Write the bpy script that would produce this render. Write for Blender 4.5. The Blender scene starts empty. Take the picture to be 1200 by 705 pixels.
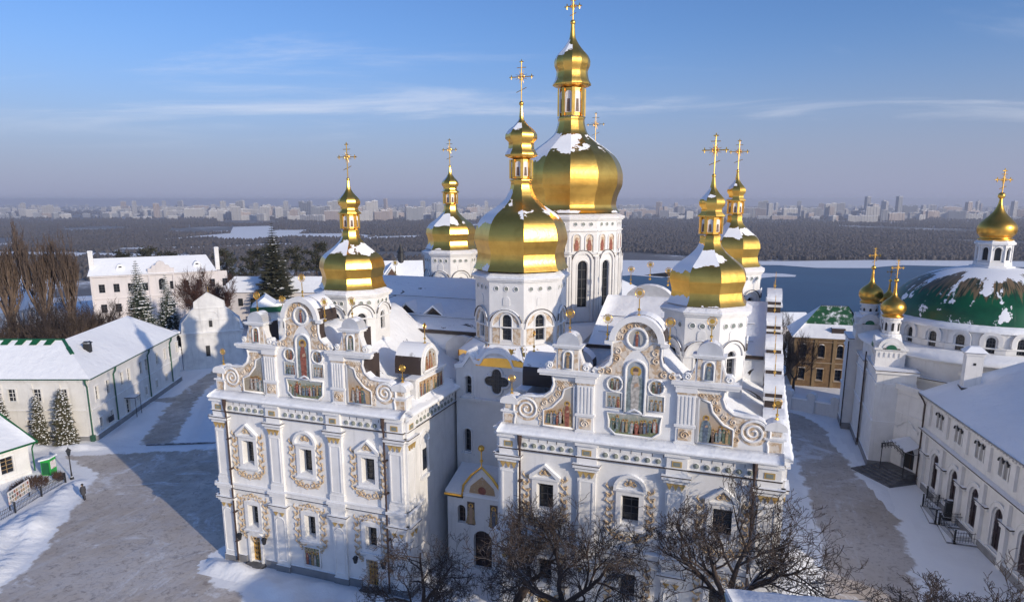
import bpy, math, random
from mathutils import Vector, Matrix
PI = math.pi; sin = math.sin; cos = math.cos; R = math.radians
scene = bpy.context.scene
COL = scene.collection
# ------------------------------------------------------------------ object helpers
def world_of(o):
    m = o.matrix_basis.copy()
    if o.parent: m = world_of(o.parent) @ o.matrix_parent_inverse @ m
    return m
def adopt(o, parent):
    if parent is not None:
        o.parent = parent; o.matrix_parent_inverse = world_of(parent).inverted()
def tag(o, label=None, cat=None, group=None, kind=None):
    if label: o['label'] = label
    if cat: o['category'] = cat
    if group: o['group'] = group
    if kind: o['kind'] = kind
    return o
def empty(name, loc, label=None, cat=None, group=None, rz=0.0):
    o = bpy.data.objects.new(name, None); COL.objects.link(o)
    o.location = loc; o.rotation_euler = (0, 0, rz); o.empty_display_size = .5
    return tag(o, label, cat, group)
def copy_tree(o, parent=None):
    c = o.copy(); COL.objects.link(c)
    if parent is not None:
        inv = o.matrix_parent_inverse.copy(); c.parent = parent; c.matrix_parent_inverse = inv
    for ch in KIDS.get(o.name, []): copy_tree(ch, c)
    return c
KIDS = {}
def frame(o, U, N):
    return lambda u, d, z: (o[0] + u*U[0] + d*N[0], o[1] + u*U[1] + d*N[1], (o[2] if len(o) > 2 else 0) + z)
class MB:
    def __init__(s, T=None): s.v = []; s.f = []; s.mi = []; s.m = 0; s.T = T
    def pt(s, p):
        s.v.append(s.T(*p) if s.T else tuple(p)); return len(s.v) - 1
    def pts(s, ps): return [s.pt(p) for p in ps]
    def face(s, idx, m=None): s.f.append(tuple(idx)); s.mi.append(s.m if m is None else m)
    def poly(s, ps, m=None): s.face(s.pts(ps), m)
    def box(s, a0, a1, b0, b1, c0, c1, m=None):
        i = s.pts([(a0,b0,c0),(a1,b0,c0),(a1,b1,c0),(a0,b1,c0),(a0,b0,c1),(a1,b0,c1),(a1,b1,c1),(a0,b1,c1)])
        for q in ((0,3,2,1),(4,5,6,7),(0,1,5,4),(1,2,6,5),(2,3,7,6),(3,0,4,7)): s.face([i[k] for k in q], m)
    def taper(s, a0,a1,b0,b1,c0,c1,k, m=None):   # box whose top is inset by k
        i = s.pts([(a0,b0,c0),(a1,b0,c0),(a1,b1,c0),(a0,b1,c0),(a0+k,b0+k,c1),(a1-k,b0+k,c1),(a1-k,b1-k,c1),(a0+k,b1-k,c1)])
        for q in ((0,3,2,1),(4,5,6,7),(0,1,5,4),(1,2,6,5),(2,3,7,6),(3,0,4,7)): s.face([i[k] for k in q], m)
    def prism(s, poly, d0, d1, m=None, ms=None):  # poly of (u,z), from depth d0 to d1
        a = s.pts([(u, d0, z) for u, z in poly]); b = s.pts([(u, d1, z) for u, z in poly])
        s.face(a[::-1], m); s.face(b, m); n = len(poly)
        for k in range(n): s.face((a[k], a[(k+1) % n], b[(k+1) % n], b[k]), m if ms is None else ms)
    def hprism(s, poly, z0, z1, m=None):          # poly of (x,y), up
        a = s.pts([(u, d, z0) for u, d in poly]); b = s.pts([(u, d, z1) for u, d in poly])
        s.face(a[::-1], m); s.face(b, m); n = len(poly)
        for k in range(n): s.face((a[k], a[(k+1) % n], b[(k+1) % n], b[k]), m)
    def lathe(s, cx, cy, prof, n=8, ph=PI/8, m=None, dense=0):
        if dense:
            o = []
            for k in range(len(prof)-1):
                (z0, r0), (z1, r1) = prof[k], prof[k+1]
                q = max(1, int(round(math.hypot(z1-z0, r1-r0)/dense)))
                p0 = prof[max(0,k-1)]; p3 = prof[min(len(prof)-1,k+2)]
                for j in range(q):
                    t = j/q
                    def cr(a,b,c,d): return b + .5*t*(c-a + t*(2*a-5*b+4*c-d + t*(3*(b-c)+d-a)))
                    r = cr(p0[1], r0, r1, p3[1])
                    o.append((z0+(z1-z0)*t, max(min(r, max(r0,r1)*1.03), min(r0,r1)*.98)))
            o.append(prof[-1]); prof = o
        rings = []
        for z, r in prof:
            if r < 1e-4: rings.append([s.pt((cx, cy, z))])
            else: rings.append(s.pts([(cx + r*cos(ph+2*PI*k/n), cy + r*sin(ph+2*PI*k/n), z) for k in range(n)]))
        for a, b in zip(rings, rings[1:]):
            for k in range(n):
                j = (k+1) % n
                if len(a) == 1 and len(b) == 1: continue
                if len(a) == 1: s.face((a[0], b[j], b[k]), m)
                elif len(b) == 1: s.face((a[k], a[j], b[0]), m)
                else: s.face((a[k], a[j], b[j], b[k]), m)
    def sphere(s, c, r, n=10, k=6, m=None, sz=1.0):
        s.lathe(c[0], c[1], [(c[2] + sz*r*cos(PI*i/k), r*sin(PI*i/k) if 0 < i < k else 0) for i in range(k+1)], n, 0, m)
    def tube(s, path, r, n=5, m=None, cap=True):
        if s.T: path = [s.T(*p) for p in path]
        path = [Vector(p) for p in path]; N = len(path)
        rs = r if isinstance(r, (list, tuple)) else [r]*N
        d = (path[1]-path[0]).normalized()
        a = d.cross(Vector((0,0,1)) if abs(d.z) < .9 else Vector((1,0,0))).normalized()
        prev = None; T = s.T; s.T = None
        for i, p in enumerate(path):
            t = (path[min(i+1, N-1)] - path[max(i-1, 0)]).normalized()
            a = (a - t*a.dot(t)); a = a.normalized() if a.length > 1e-6 else t.orthogonal().normalized()
            b = t.cross(a)
            ring = s.pts([p + rs[i]*(cos(2*PI*k/n)*a + sin(2*PI*k/n)*b) for k in range(n)])
            if prev:
                for k in range(n): s.face((prev[k], prev[(k+1) % n], ring[(k+1) % n], ring[k]), m)
            elif cap: s.face(ring[::-1], m)
            prev = ring
        if cap: s.face(prev, m)
        s.T = T
    def sharpen(s, o, n, crease=()):                          # lathe shell: soft along the profile, crisp along the ridges
        me = o.data; me.polygons.foreach_set('use_smooth', [True]*len(me.polygons)); ev = [0]*(2*len(me.edges)); me.edges.foreach_get('vertices', ev)
        nm = {}
        sh = []
        for i in range(len(me.edges)):
            a, b = ev[2*i], ev[2*i+1]; pa, pb = me.vertices[a].co, me.vertices[b].co; sh.append(abs(a-b) == n or (abs(a-b) in (1, n-1) and any(abs(pa.z-c) < .012 for c in crease)))
        at = me.attributes.new('sharp_edge', 'BOOLEAN', 'EDGE') if 'sharp_edge' not in me.attributes else me.attributes['sharp_edge']; at.data.foreach_set('value', sh)
    def build(s, name, mats, parent=None, smooth=False):
        me = bpy.data.meshes.new(name)
        me.from_pydata([tuple(p) for p in s.v], [], s.f)
        if not isinstance(mats, (list, tuple)): mats = [mats]
        for x in mats: me.materials.append(x)
        if len(mats) > 1: me.polygons.foreach_set('material_index', [min(i, len(mats)-1) for i in s.mi])
        if smooth: me.polygons.foreach_set('use_smooth', [True]*len(me.polygons))
        me.update()
        o = bpy.data.objects.new(name, me); COL.objects.link(o)
        if parent is not None:
            adopt(o, parent); KIDS.setdefault(parent.name, []).append(o)
        return o
# wall with real openings: holes = (u0,u1,z0,z1,arched)
def arc(u0, u1, zs, n=10):
    c = (u0+u1)/2; r = (u1-u0)/2
    return [(c - r*cos(PI*k/n), zs + r*sin(PI*k/n)) for k in range(n+1)]
def wall(mb, u0, u1, z0, z1, holes, rd=.5, m=None, d=0.0):
    us = sorted({u0, u1, *[h[0] for h in holes], *[h[1] for h in holes]}); zs = sorted({z0, z1, *[h[2] for h in holes], *[h[3] for h in holes]})
    for a, b in zip(us, us[1:]):
        for c, e in zip(zs, zs[1:]):
            mu, mz = (a+b)/2, (c+e)/2
            if any(h[0] < mu < h[1] and h[2] < mz < h[3] for h in holes): continue
            mb.poly([(a,d,c),(b,d,c),(b,d,e),(a,d,e)], m)
    for h in holes:
        a, b, c, e, ar = h[:5]
        zt = e - (b-a)/2 if ar else e
        mb.poly([(a,d,c),(a,d-rd,c),(a,d-rd,zt),(a,d,zt)], m); mb.poly([(b,d-rd,c),(b,d,c),(b,d,zt),(b,d-rd,zt)], m)
        mb.poly([(a,d,c),(b,d,c),(b,d-rd,c),(a,d-rd,c)], m)
        if ar:
            A = arc(a, b, zt); h2 = len(A)//2
            mb.poly([(a,d,e)] + [(u,d,z) for u, z in A[:h2+1]], m); mb.poly([(b,d,e)] + [(u,d,z) for u, z in A[:h2-1:-1]], m)
            for p, q in zip(A, A[1:]): mb.poly([(p[0],d,p[1]),(q[0],d,q[1]),(q[0],d-rd,q[1]),(p[0],d-rd,p[1])], m)
        else: mb.poly([(a,d-rd,e),(b,d-rd,e),(b,d,e),(a,d,e)], m)
def outline(h, g=0.0):
    a, b, c, e, ar = h[:5]; a -= g; b += g; c -= g; e += g
    return [(a, c), *(arc(a, b, e-(b-a)/2) if ar else [(a, e), (b, e)]), (b, c)]
def pane(mb, h, d, bars=(1, 3), mg=0, mbar=1, t=.03):     # dark glass with glazing bars standing proud
    o = outline(h); mb.poly([(u, d, z) for u, z in o], mg)
    a, b, c, e, ar = h[:5]
    for i in range(1, bars[0]+1):
        u = a + (b-a)*i/(bars[0]+1); zt = e if not ar else e-(b-a)/2 + math.sqrt(max(0, ((b-a)/2)**2 - (u-(a+b)/2)**2))
        mb.box(u-t, u+t, d+.01, d+.05, c, zt-.02, mbar)
    for i in range(1, bars[1]+1):
        z = c + (e-c)*i/(bars[1]+1); w = (b-a)/2; zs = e-w
        if ar and z > zs: w = math.sqrt(max(.01, w*w-(z-zs)**2))
        mb.box((a+b)/2-w+.01, (a+b)/2+w-.01, d+.012, d+.045, z-t, z+t, mbar)
def ring(mb, pts, r, n=4, m=None, d=.0, close=False):      # moulding that follows an outline of (u,z)
    q = [(u, d, z) for u, z in pts]
    if close: q.append(q[0])
    mb.tube(q, r, n, m)
def spiral(c, r0, r1, turns, a0, n=22, d=.0, sgn=1):
    return [(c[0] + (r0+(r1-r0)*k/n)*cos(a0+sgn*2*PI*turns*k/n), d, c[1] + (r0+(r1-r0)*k/n)*sin(a0+sgn*2*PI*turns*k/n)) for k in range(n+1)]
# ------------------------------------------------------------------ materials
SUN = Vector((0.896, -0.444, 0)).normalized()
def nt(name):
    m = bpy.data.materials.new(name); m.use_nodes = True
    t = m.node_tree; b = t.nodes['Principled BSDF']
    return m, t, b
def N(t, typ, **kw):
    n = t.nodes.new(typ)
    for k, v in kw.items():
        if k in ('operation', 'blend_type', 'data_type', 'noise_dimensions', 'feature', 'attribute_name', 'mode', 'interpolation_type', 'wave_type', 'bands_direction', 'clamp'): setattr(n, k, v)
        else: n.inputs[k].default_value = v
    return n
def L(t, a, b): t.links.new(a, b)
def noise(t, scale, detail=3, rough=.6, vec=None, dist=0):
    n = N(t, 'ShaderNodeTexNoise', Scale=scale, Detail=detail, Roughness=rough, Distortion=dist)
    if vec is None:
        g = [x for x in t.nodes if x.type == 'NEW_GEOMETRY']
        vec = (g[0] if g else t.nodes.new('ShaderNodeNewGeometry')).outputs['Position']
    L(t, vec, n.inputs['Vector']); return n.outputs['Fac']
def geo(t):
    g = [x for x in t.nodes if x.type == 'NEW_GEOMETRY']
    return g[0] if g else t.nodes.new('ShaderNodeNewGeometry')
def rng_map(t, val, a, b, c=0.0, d=1.0):
    n = N(t, 'ShaderNodeMapRange', interpolation_type='SMOOTHSTEP'); L(t, val, n.inputs[0])
    for i, x in zip((1,2,3,4), (a,b,c,d)): n.inputs[i].default_value = x
    return n.outputs[0]
def math_(t, op, a, b=None):
    n = N(t, 'ShaderNodeMath', operation=op)
    for i, x in enumerate((a, b)):
        if x is None: continue
        if isinstance(x, (int, float)): n.inputs[i].default_value = x
        else: L(t, x, n.inputs[i])
    return n.outputs[0]
def mix(t, fac, a, b):
    n = N(t, 'ShaderNodeMix', data_type='RGBA')
    for i, x in ((0, fac), (6, a), (7, b)):
        if isinstance(x, (int, float)): n.inputs[i].default_value = x
        elif isinstance(x, tuple): n.inputs[i].default_value = (*x[:3], 1)
        else: L(t, x, n.inputs[i])
    return n.outputs[2]
SNOWC = (.90, .91, .93)
def mat(name, c, r=.8, metal=0.0, c2=None, vs=.8, lo=.35, hi=.65, snow=0.0, bump=0.0, bs=12, dirt=0.0, thr=.62, drip=0.0):
    m, t, b = nt(name)
    c2 = c2 or tuple(x*.82 for x in c)
    col = mix(t, rng_map(t, noise(t, vs, 5), lo, hi), c, c2)
    if dirt:
        col = mix(t, math_(t, 'MULTIPLY', rng_map(t, noise(t, .35, 6, .7), .5, .75), dirt), col, tuple(x*.55 for x in c))
    if drip:                                                # rain streaks and damp running down the plaster
        vm = N(t, 'ShaderNodeVectorMath', operation='MULTIPLY'); L(t, geo(t).outputs['Position'], vm.inputs[0]); vm.inputs[1].default_value = (1, 1, .09)
        col = mix(t, math_(t, 'MULTIPLY', rng_map(t, noise(t, 1.7, 6, .68, vm.outputs[0]), .52, .70), drip), col, tuple(x*.60 for x in c))
    if snow:
        sep = N(t, 'ShaderNodeSeparateXYZ'); L(t, geo(t).outputs['Normal'], sep.inputs[0])
        k = math_(t, 'ADD', sep.outputs[2], math_(t, 'MULTIPLY', math_(t, 'SUBTRACT', noise(t, 1.3, 4), .5), .5))
        f = math_(t, 'MULTIPLY', rng_map(t, k, thr-.07, thr+.07), snow)
        col = mix(t, f, col, SNOWC)
        b.inputs['Metallic'].default_value = 0
        if metal: L(t, math_(t, 'MULTIPLY', math_(t, 'SUBTRACT', 1.0, f), metal), b.inputs['Metallic'])
        L(t, rng_map(t, f, 0, 1, r, .65), b.inputs['Roughness'])
    else:
        b.inputs['Metallic'].default_value = metal; b.inputs['Roughness'].default_value = r
    L(t, col, b.inputs['Base Color'])
    if bump:
        bn = N(t, 'ShaderNodeBump', Strength=bump, Distance=.05); L(t, noise(t, bs, 5), bn.inputs['Height']); L(t, bn.outputs[0], b.inputs['Normal'])
    return m
M = {}
M['white'] = mat('white_plaster', (.76,.745,.73), .85, c2=(.70,.685,.67), snow=1, bump=.12, bs=9, dirt=.22, drip=.34)
M['whitew'] = mat('old_limewash', (.72,.71,.69), .9, c2=(.6,.59,.58), vs=.5, snow=1, bump=.2, bs=6, dirt=.3, drip=.5)
M['cream'] = mat('cream_plaster', (.71,.69,.66), .88, c2=(.65,.63,.60), snow=1, bump=.12, bs=6, dirt=.25, drip=.35)
M['pinkw'] = mat('pinkish_plaster', (.66,.61,.595), .9, c2=(.60,.56,.55), vs=.25, snow=1, bump=.1, dirt=.25, drip=.4)
M['grey'] = mat('plinth_stone', (.25,.25,.26), .9, snow=1, bump=.3)
M['ochre'] = mat('ochre_stucco', (.62,.49,.33), .7, c2=(.50,.34,.19), vs=2.5)
M['gilt'] = mat('gilded_stucco', (.60,.42,.16), .5, c2=(.48,.30,.10), vs=2.0, metal=.3)
M['relief'] = mat('beige_relief', (.66,.57,.47), .8, c2=(.50,.36,.23), vs=3.0, lo=.46, hi=.56, bump=.9, bs=4.5)
M['dome_grey'] = mat('pale_lead_cap', (.62,.62,.63), .45, metal=.3, snow=1, thr=.8)
M['brown'] = mat('brown_sheet_metal', (.055,.038,.032), .55, snow=1, thr=.45)
M['pipe'] = mat('brown_pipe', (.06,.035,.028), .5)
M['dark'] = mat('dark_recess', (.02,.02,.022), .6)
M['bluegrey'] = mat('roundel_tile', (.16,.19,.19), .5, c2=(.26,.27,.22), vs=2)
M['glass'] = mat('dark_window_glass', (.018,.021,.027), .12)
M['glass2'] = mat('browned_window', (.028,.010,.010), .3, c2=(.018,.008,.008))
M['iron'] = mat('dark_iron', (.02,.02,.022), .5, snow=.9, thr=.8)
M['bars'] = mat('window_bars', (.07,.07,.075), .5)
M['green'] = mat('green_painted_metal', (.010,.12,.04), .42, c2=(.008,.09,.03), snow=0)
M['greensnow'] = mat('green_edge', (.015,.13,.06), .5, snow=.9, thr=.75)
M['greenpipe'] = mat('green_pipe', (.03,.10,.06), .5)
M['brick'] = mat('ochre_brick', (.21,.13,.065), .9, c2=(.14,.085,.045), vs=1.6, snow=1, bump=.3)
M['bricktrim'] = mat('brick_trim', (.25,.17,.09), .9, snow=1)
M['grey2'] = mat('kerb_stone', (.09,.09,.095), .9, c2=(.16,.16,.17), vs=1.2, snow=.7, thr=1.0)
M['shadeniche'] = mat('grey_niche', (.34,.33,.32), .9)  # backs of the blind niches, their shade put into the grey
M['step'] = mat('dark_steps', (.085,.085,.09), .8, c2=(.14,.14,.15), vs=1.5)
M['wood'] = mat('dark_wood', (.09,.05,.03), .7, snow=.5)
M['bark'] = mat('bark', (.072,.050,.040), .95, c2=(.04,.029,.025), vs=6, snow=.55, thr=.93)
M['barkb'] = mat('brown_twigs', (.17,.12,.088), .95, c2=(.11,.078,.06), vs=1)
M['barkr'] = mat('reddish_twigs', (.12,.052,.034), .95, c2=(.07,.034,.026), vs=1)
M['needle'] = mat('spruce_needles', (.022,.040,.030), .85, c2=(.045,.06,.04), vs=2.5)
M['needle2'] = mat('thuja_needles', (.05,.055,.028), .85, c2=(.09,.075,.04), vs=3)
M['pine'] = mat('dark_pine', (.028,.034,.022), .9, c2=(.05,.045,.026), vs=.8)
M['clump'] = mat('clinging_snow', SNOWC, .65)
M['skin'] = mat('painted_skin', (.5,.33,.22), .7)
M['black'] = mat('black_cloth', (.018,.018,.022), .9)
M['greycloth'] = mat('dark_grey_coat', (.055,.055,.065), .9)
M['kiosk'] = mat('bright_green_paint', (.02,.36,.05), .45)
M['paper'] = mat('notice_paper', (.72,.68,.66), .6, c2=(.55,.34,.32), vs=1.9, lo=.54, hi=.6)
M['hedge'] = mat('dry_twigs', (.11,.065,.045), .95, snow=.35, thr=.9)
for k, c in dict(i_red=(.34,.11,.07), i_blue=(.13,.17,.23), i_och=(.44,.30,.15), i_wht=(.54,.50,.45), i_grn=(.14,.18,.12), i_brn=(.17,.11,.08), i_teal=(.24,.29,.29)).items():
    M[k] = mat('mosaic_'+k[2:], c, .6, c2=tuple(x*.55 for x in c), vs=6)
def mat_icon_ground(name, top, bot, z0, z1):
    m, t, b = nt(name); s = N(t, 'ShaderNodeSeparateXYZ'); L(t, geo(t).outputs['Position'], s.inputs[0])
    k = math_(t, 'ADD', s.outputs[2], math_(t, 'MULTIPLY', math_(t, 'SUBTRACT', noise(t, 2.2, 4), .5), .9))
    c = mix(t, rng_map(t, k, z0, z1), bot, top)
    c = mix(t, rng_map(t, noise(t, 5, 4), .5, .75), c, (.5,.42,.32)); L(t, c, b.inputs['Base Color']); b.inputs['Roughness'].default_value = .6
    return m
M['i_land'] = mat_icon_ground('mosaic_landscape', (.36,.37,.35), (.15,.17,.08), 15.6, 16.6)
M['i_sky'] = mat_icon_ground('mosaic_sky', (.30,.34,.38), (.30,.25,.18), 16.3, 18.6)
M['i_gold'] = mat_icon_ground('mosaic_dawn', (.42,.40,.37), (.44,.29,.16), 15.8, 17.6)
def mat_snow():
    m, t, b = nt('snow'); c = mix(t, rng_map(t, noise(t, .12, 5), .35, .7), SNOWC, (.84,.85,.875)); L(t, c, b.inputs['Base Color'])
    b.inputs['Roughness'].default_value = .6; b.inputs['Specular IOR Level'].default_value = .3
    bn = N(t, 'ShaderNodeBump', Strength=.55, Distance=.25); L(t, noise(t, .9, 7, .62), bn.inputs['Height'])
    b2 = N(t, 'ShaderNodeBump', Strength=.25, Distance=.04); L(t, noise(t, 7, 5), b2.inputs['Height']); L(t, bn.outputs[0], b2.inputs['Normal']); L(t, b2.outputs[0], b.inputs['Normal'])
    return m
M['snow'] = mat_snow()
M['roofsnow'] = mat_snow()
def bare_patches(m):      # sheet metal showing where the snow has slid off
    m.name = 'sliding_roof_snow'; t = m.node_tree; b = t.nodes['Principled BSDF']; src = b.inputs['Base Color'].links[0].from_socket
    vm = N(t, 'ShaderNodeVectorMath', operation='MULTIPLY'); L(t, geo(t).outputs['Position'], vm.inputs[0]); vm.inputs[1].default_value = (.5, .9, .5)
    f = rng_map(t, noise(t, .55, 7, .66, vm.outputs[0], .8), .63, .65); L(t, mix(t, f, src, (.05,.04,.037)), b.inputs['Base Color'])
bare_patches(M['roofsnow'])
def mat_gold(name, patch=True, c=(1.0,.60,.13), rough=.32):
    # gilded sheets; snow that has not melted clings to the upper shoulders away from the sun
    m, t, b = nt(name); g = geo(t)
    col = mix(t, rng_map(t, noise(t, .9, 5), .35, .7), c, (c[0]*.86, c[1]*.8, c[2]*.75))
    s = N(t, 'ShaderNodeSeparateXYZ'); L(t, g.outputs['Position'], s.inputs[0])
    zz = math_(t, 'FRACT', math_(t, 'MULTIPLY', s.outputs[2], 2.1))
    seam = math_(t, 'MULTIPLY', rng_map(t, zz, 0, .06, 1, 0), .25)
    col = mix(t, seam, col, tuple(x*.5 for x in c))
    L(t, col, b.inputs['Base Color'])
    hgt = math_(t, 'ADD', noise(t, 2.6, 2), math_(t, 'MULTIPLY', seam, -1.0))
    bn = N(t, 'ShaderNodeBump', Strength=.10, Distance=.12); L(t, hgt, bn.inputs['Height']); L(t, bn.outputs[0], b.inputs['Normal'])
    if patch:
        n = N(t, 'ShaderNodeSeparateXYZ'); L(t, g.outputs['Normal'], n.inputs[0])
        dt = N(t, 'ShaderNodeVectorMath', operation='DOT_PRODUCT'); L(t, g.outputs['Normal'], dt.inputs[0]); dt.inputs[1].default_value = SUN
        k = math_(t, 'SUBTRACT', n.outputs[2], math_(t, 'MULTIPLY', dt.outputs['Value'], .46))
        k = math_(t, 'ADD', k, math_(t, 'MULTIPLY', math_(t, 'SUBTRACT', noise(t, .36, 6, .62), .5), 1.55))
        f = rng_map(t, k, .50, .52)
        c2 = mix(t, f, col, SNOWC); L(t, c2, b.inputs['Base Color'])
        L(t, math_(t, 'SUBTRACT', 1.0, f), b.inputs['Metallic']); L(t, rng_map(t, f, 0, 1, rough, .65), b.inputs['Roughness'])
    else:
        b.inputs['Metallic'].default_value = 1; b.inputs['Roughness'].default_value = rough
    return m
M['gold'] = mat_gold('gilded_copper')
M['goldp'] = mat_gold('gilded_metal', False, rough=.32)
M['goldm'] = mat_gold('matt_gilding', False, c=(.70,.44,.12), rough=.5)
# ================================================================== CATHEDRAL
FY = 42.2
cath = empty('cathedral', (-19.3, 60, 0), 'white baroque cathedral with seven gilded pear domes and two painted gables, snow on every roof', 'cathedral')
def fig(mb, u, z, h, d, robe, cape, halo=True):      # small robed saint: widths in proportion to height
    w = h*.15
    mb.prism([(u-w*1.75,z),(u+w*1.6,z),(u+w*1.2,z+h*.35),(u+w*1.3,z+h*.55),(u+w*.85,z+h*.75),(u+w*.25,z+h*.83),(u-w*.25,z+h*.83),(u-w*.85,z+h*.75),(u-w*1.1,z+h*.55),(u-w*1.25,z+h*.35)], d, d+.02, cape)
    mb.prism([(u-w*.5,z),(u+w*.5,z),(u+w*.62,z+h*.6),(u+w*.3,z+h*.82),(u-w*.3,z+h*.82),(u-w*.62,z+h*.6)], d+.02, d+.032, robe)
    if halo: mb.prism([(u+h*.115*cos(a*PI/6), z+h*.9+h*.115*sin(a*PI/6)) for a in range(12)], d, d+.012, 1)
    mb.prism([(u+h*.06*cos(a*PI/4), z+h*.895+h*.078*sin(a*PI/4)) for a in range(8)], d+.03, d+.045, 2)
    mb.prism([(u-h*.06,z+h*.9),(u+h*.06,z+h*.9),(u+h*.05,z+h*.965),(u,z+h*.985),(u-h*.05,z+h*.965)], d+.02, d+.048, 8)
    mb.prism([(u-w*.15,z+h*.55),(u+w*.5,z+h*.58),(u+w*.35,z+h*.66),(u-w*.1,z+h*.62)], d+.032, d+.045, 2)
FIGM = lambda bg: [M[bg], M['goldp'], M['skin'], M['i_red'], M['i_blue'], M['i_och'], M['i_wht'], M['i_grn'], M['i_brn'], M['i_teal']]
def icon(T, poly, bg, figs, parent, d=0.0, br=.07, name='icon'):
    mb = MB(T); mb.prism(poly, d, d+.03, 0)
    for (u, z, h, robe, cape) in figs: fig(mb, u, z, h, d+.03, robe, cape)
    o = mb.build(name, FIGM(bg), parent)
    fb = MB(T); ring(fb, poly, br, 5, d=d+.04, close=True); fb.build('icon_frame', M['white'], o, True)
    return o
def scroll_chain(mb, u, z0, z1, w, d, s=1, step=.36):      # stucco acanthus: alternating C scrolls
    z = z0; k = 0
    while z < z1:
        sg = 1 if k % 2 else -1
        mb.tube(spiral((u + sg*w*(.2+.25*((k*7)%5)/5)*s, z), w*(.42+.16*((k*3)%4)/4), w*.1, 1.15+.1*(k%3), (PI if sg*s > 0 else 0), 12, d, sg*s), [.058-.003*i for i in range(13)], 4)
        mb.tube([(u-sg*w*.3*s, d, z-.05), (u-sg*w*.75*s, d+.05, z+.16), (u-sg*w*.5*s, d, z+.36)], [.04,.055,.02], 4)
        for e in (-1, 1): mb.tube([(u+e*w*.15, d, z), (u+e*w*(.5+.2*((k*5)%3)), d+.03, z+.12+.05*(k%2)), (u+e*w*(.75+.2*((k*5)%3)), d, z+.03)], [.03,.055,.015], 4)
        z += step; k += 1
def sun_finial(p, parent, h=1.25, disc=.36, facing=(0,-1)):
    x, y, z = p; mb = MB(frame((x, y, z), (-facing[1], facing[0]) if True else 0, facing))
    mb.tube([(0,0,0),(0,0,h-disc)], .035, 5); mb.sphere((0,0,h*.3), .10, 8, 5); mb.sphere((0,0,.06), .12, 8, 4)
    c = h
    mb.prism([(disc*.42*cos(a*PI/8), c+disc*.42*sin(a*PI/8)) for a in range(16)], -.02, .02)
    for a in range(22):
        t = 2*PI*a/22; r = disc*(1.0 if a % 2 else .82)
        e = .055
        mb.prism([(disc*.4*cos(t-e*1.6), c+disc*.4*sin(t-e*1.6)), (r*cos(t-e*.3), c+r*sin(t-e*.3)), (r*cos(t+e*.3), c+r*sin(t+e*.3)), (disc*.4*cos(t+e*1.6), c+disc*.4*sin(t+e*1.6))], -.012, .012)
    mb.tube([(disc*.78*cos(a*PI/12), 0, c+disc*.78*sin(a*PI/12)) for a in range(25)], .018, 4)
    return mb.build('sun_finial', M['goldp'], parent)
def cornice_run(T, u0, u1, parent, knobs, skip=()):
    mb = MB(T)
    mb.box(u0, u1, 0, .10, 13.36, 14.16, 0); mb.box(u0, u1, 0, .26, 13.24, 13.35, 1)
    mb.box(u0, u1, 0, .22, 14.16, 14.30, 0); mb.box(u0, u1, 0, .42, 14.30, 14.46, 0)
    mb.prism([(u0, 14.46), (u1, 14.46), (u1, 14.52), (u0, 14.52)], -.3, .62, 0)
    for u in knobs:
        c = T(u, .12, 13.62); mb2 = mb.T; mb.T = None; mb.sphere(c, .17, 8, 5, 2); mb.T = mb2
        mb.tube([(u+.2*cos(a*PI/5), .11, 13.62+.2*sin(a*PI/5)) for a in range(11)], .03, 4, 0)
        mb.box(u+.29, u+.32, .1, .125, 13.9, 14.16, 1)
    o = mb.build('cornice', [M['white'], M['brown'], M['bluegrey']], parent)
    sm = MB(T); n = int((u1-u0)/.5); random.seed(int(u0*7+u1*3)); pr = None
    for i in range(n+1):                                    # snow bank lying on the ledge
        u = u0 + (u1-u0)*i/n; a = random.uniform(-.02,.03); e = random.uniform(-.03,.05)
        q = sm.pts([(u, .60+e, 14.525), (u, .63+e, 14.60+a), (u, .45, 14.70+a), (u, .05, 14.80+a), (u, -.35, 14.92+a), (u, -.5, 14.525)])
        if pr:
            for k in range(5): sm.face((pr[k], pr[k+1], q[k+1], q[k]))
        else: sm.face(q)
        pr = q
    sm.face(pr[::-1]); sm.build('cornice_snow', M['snow'], o, True)
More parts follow.
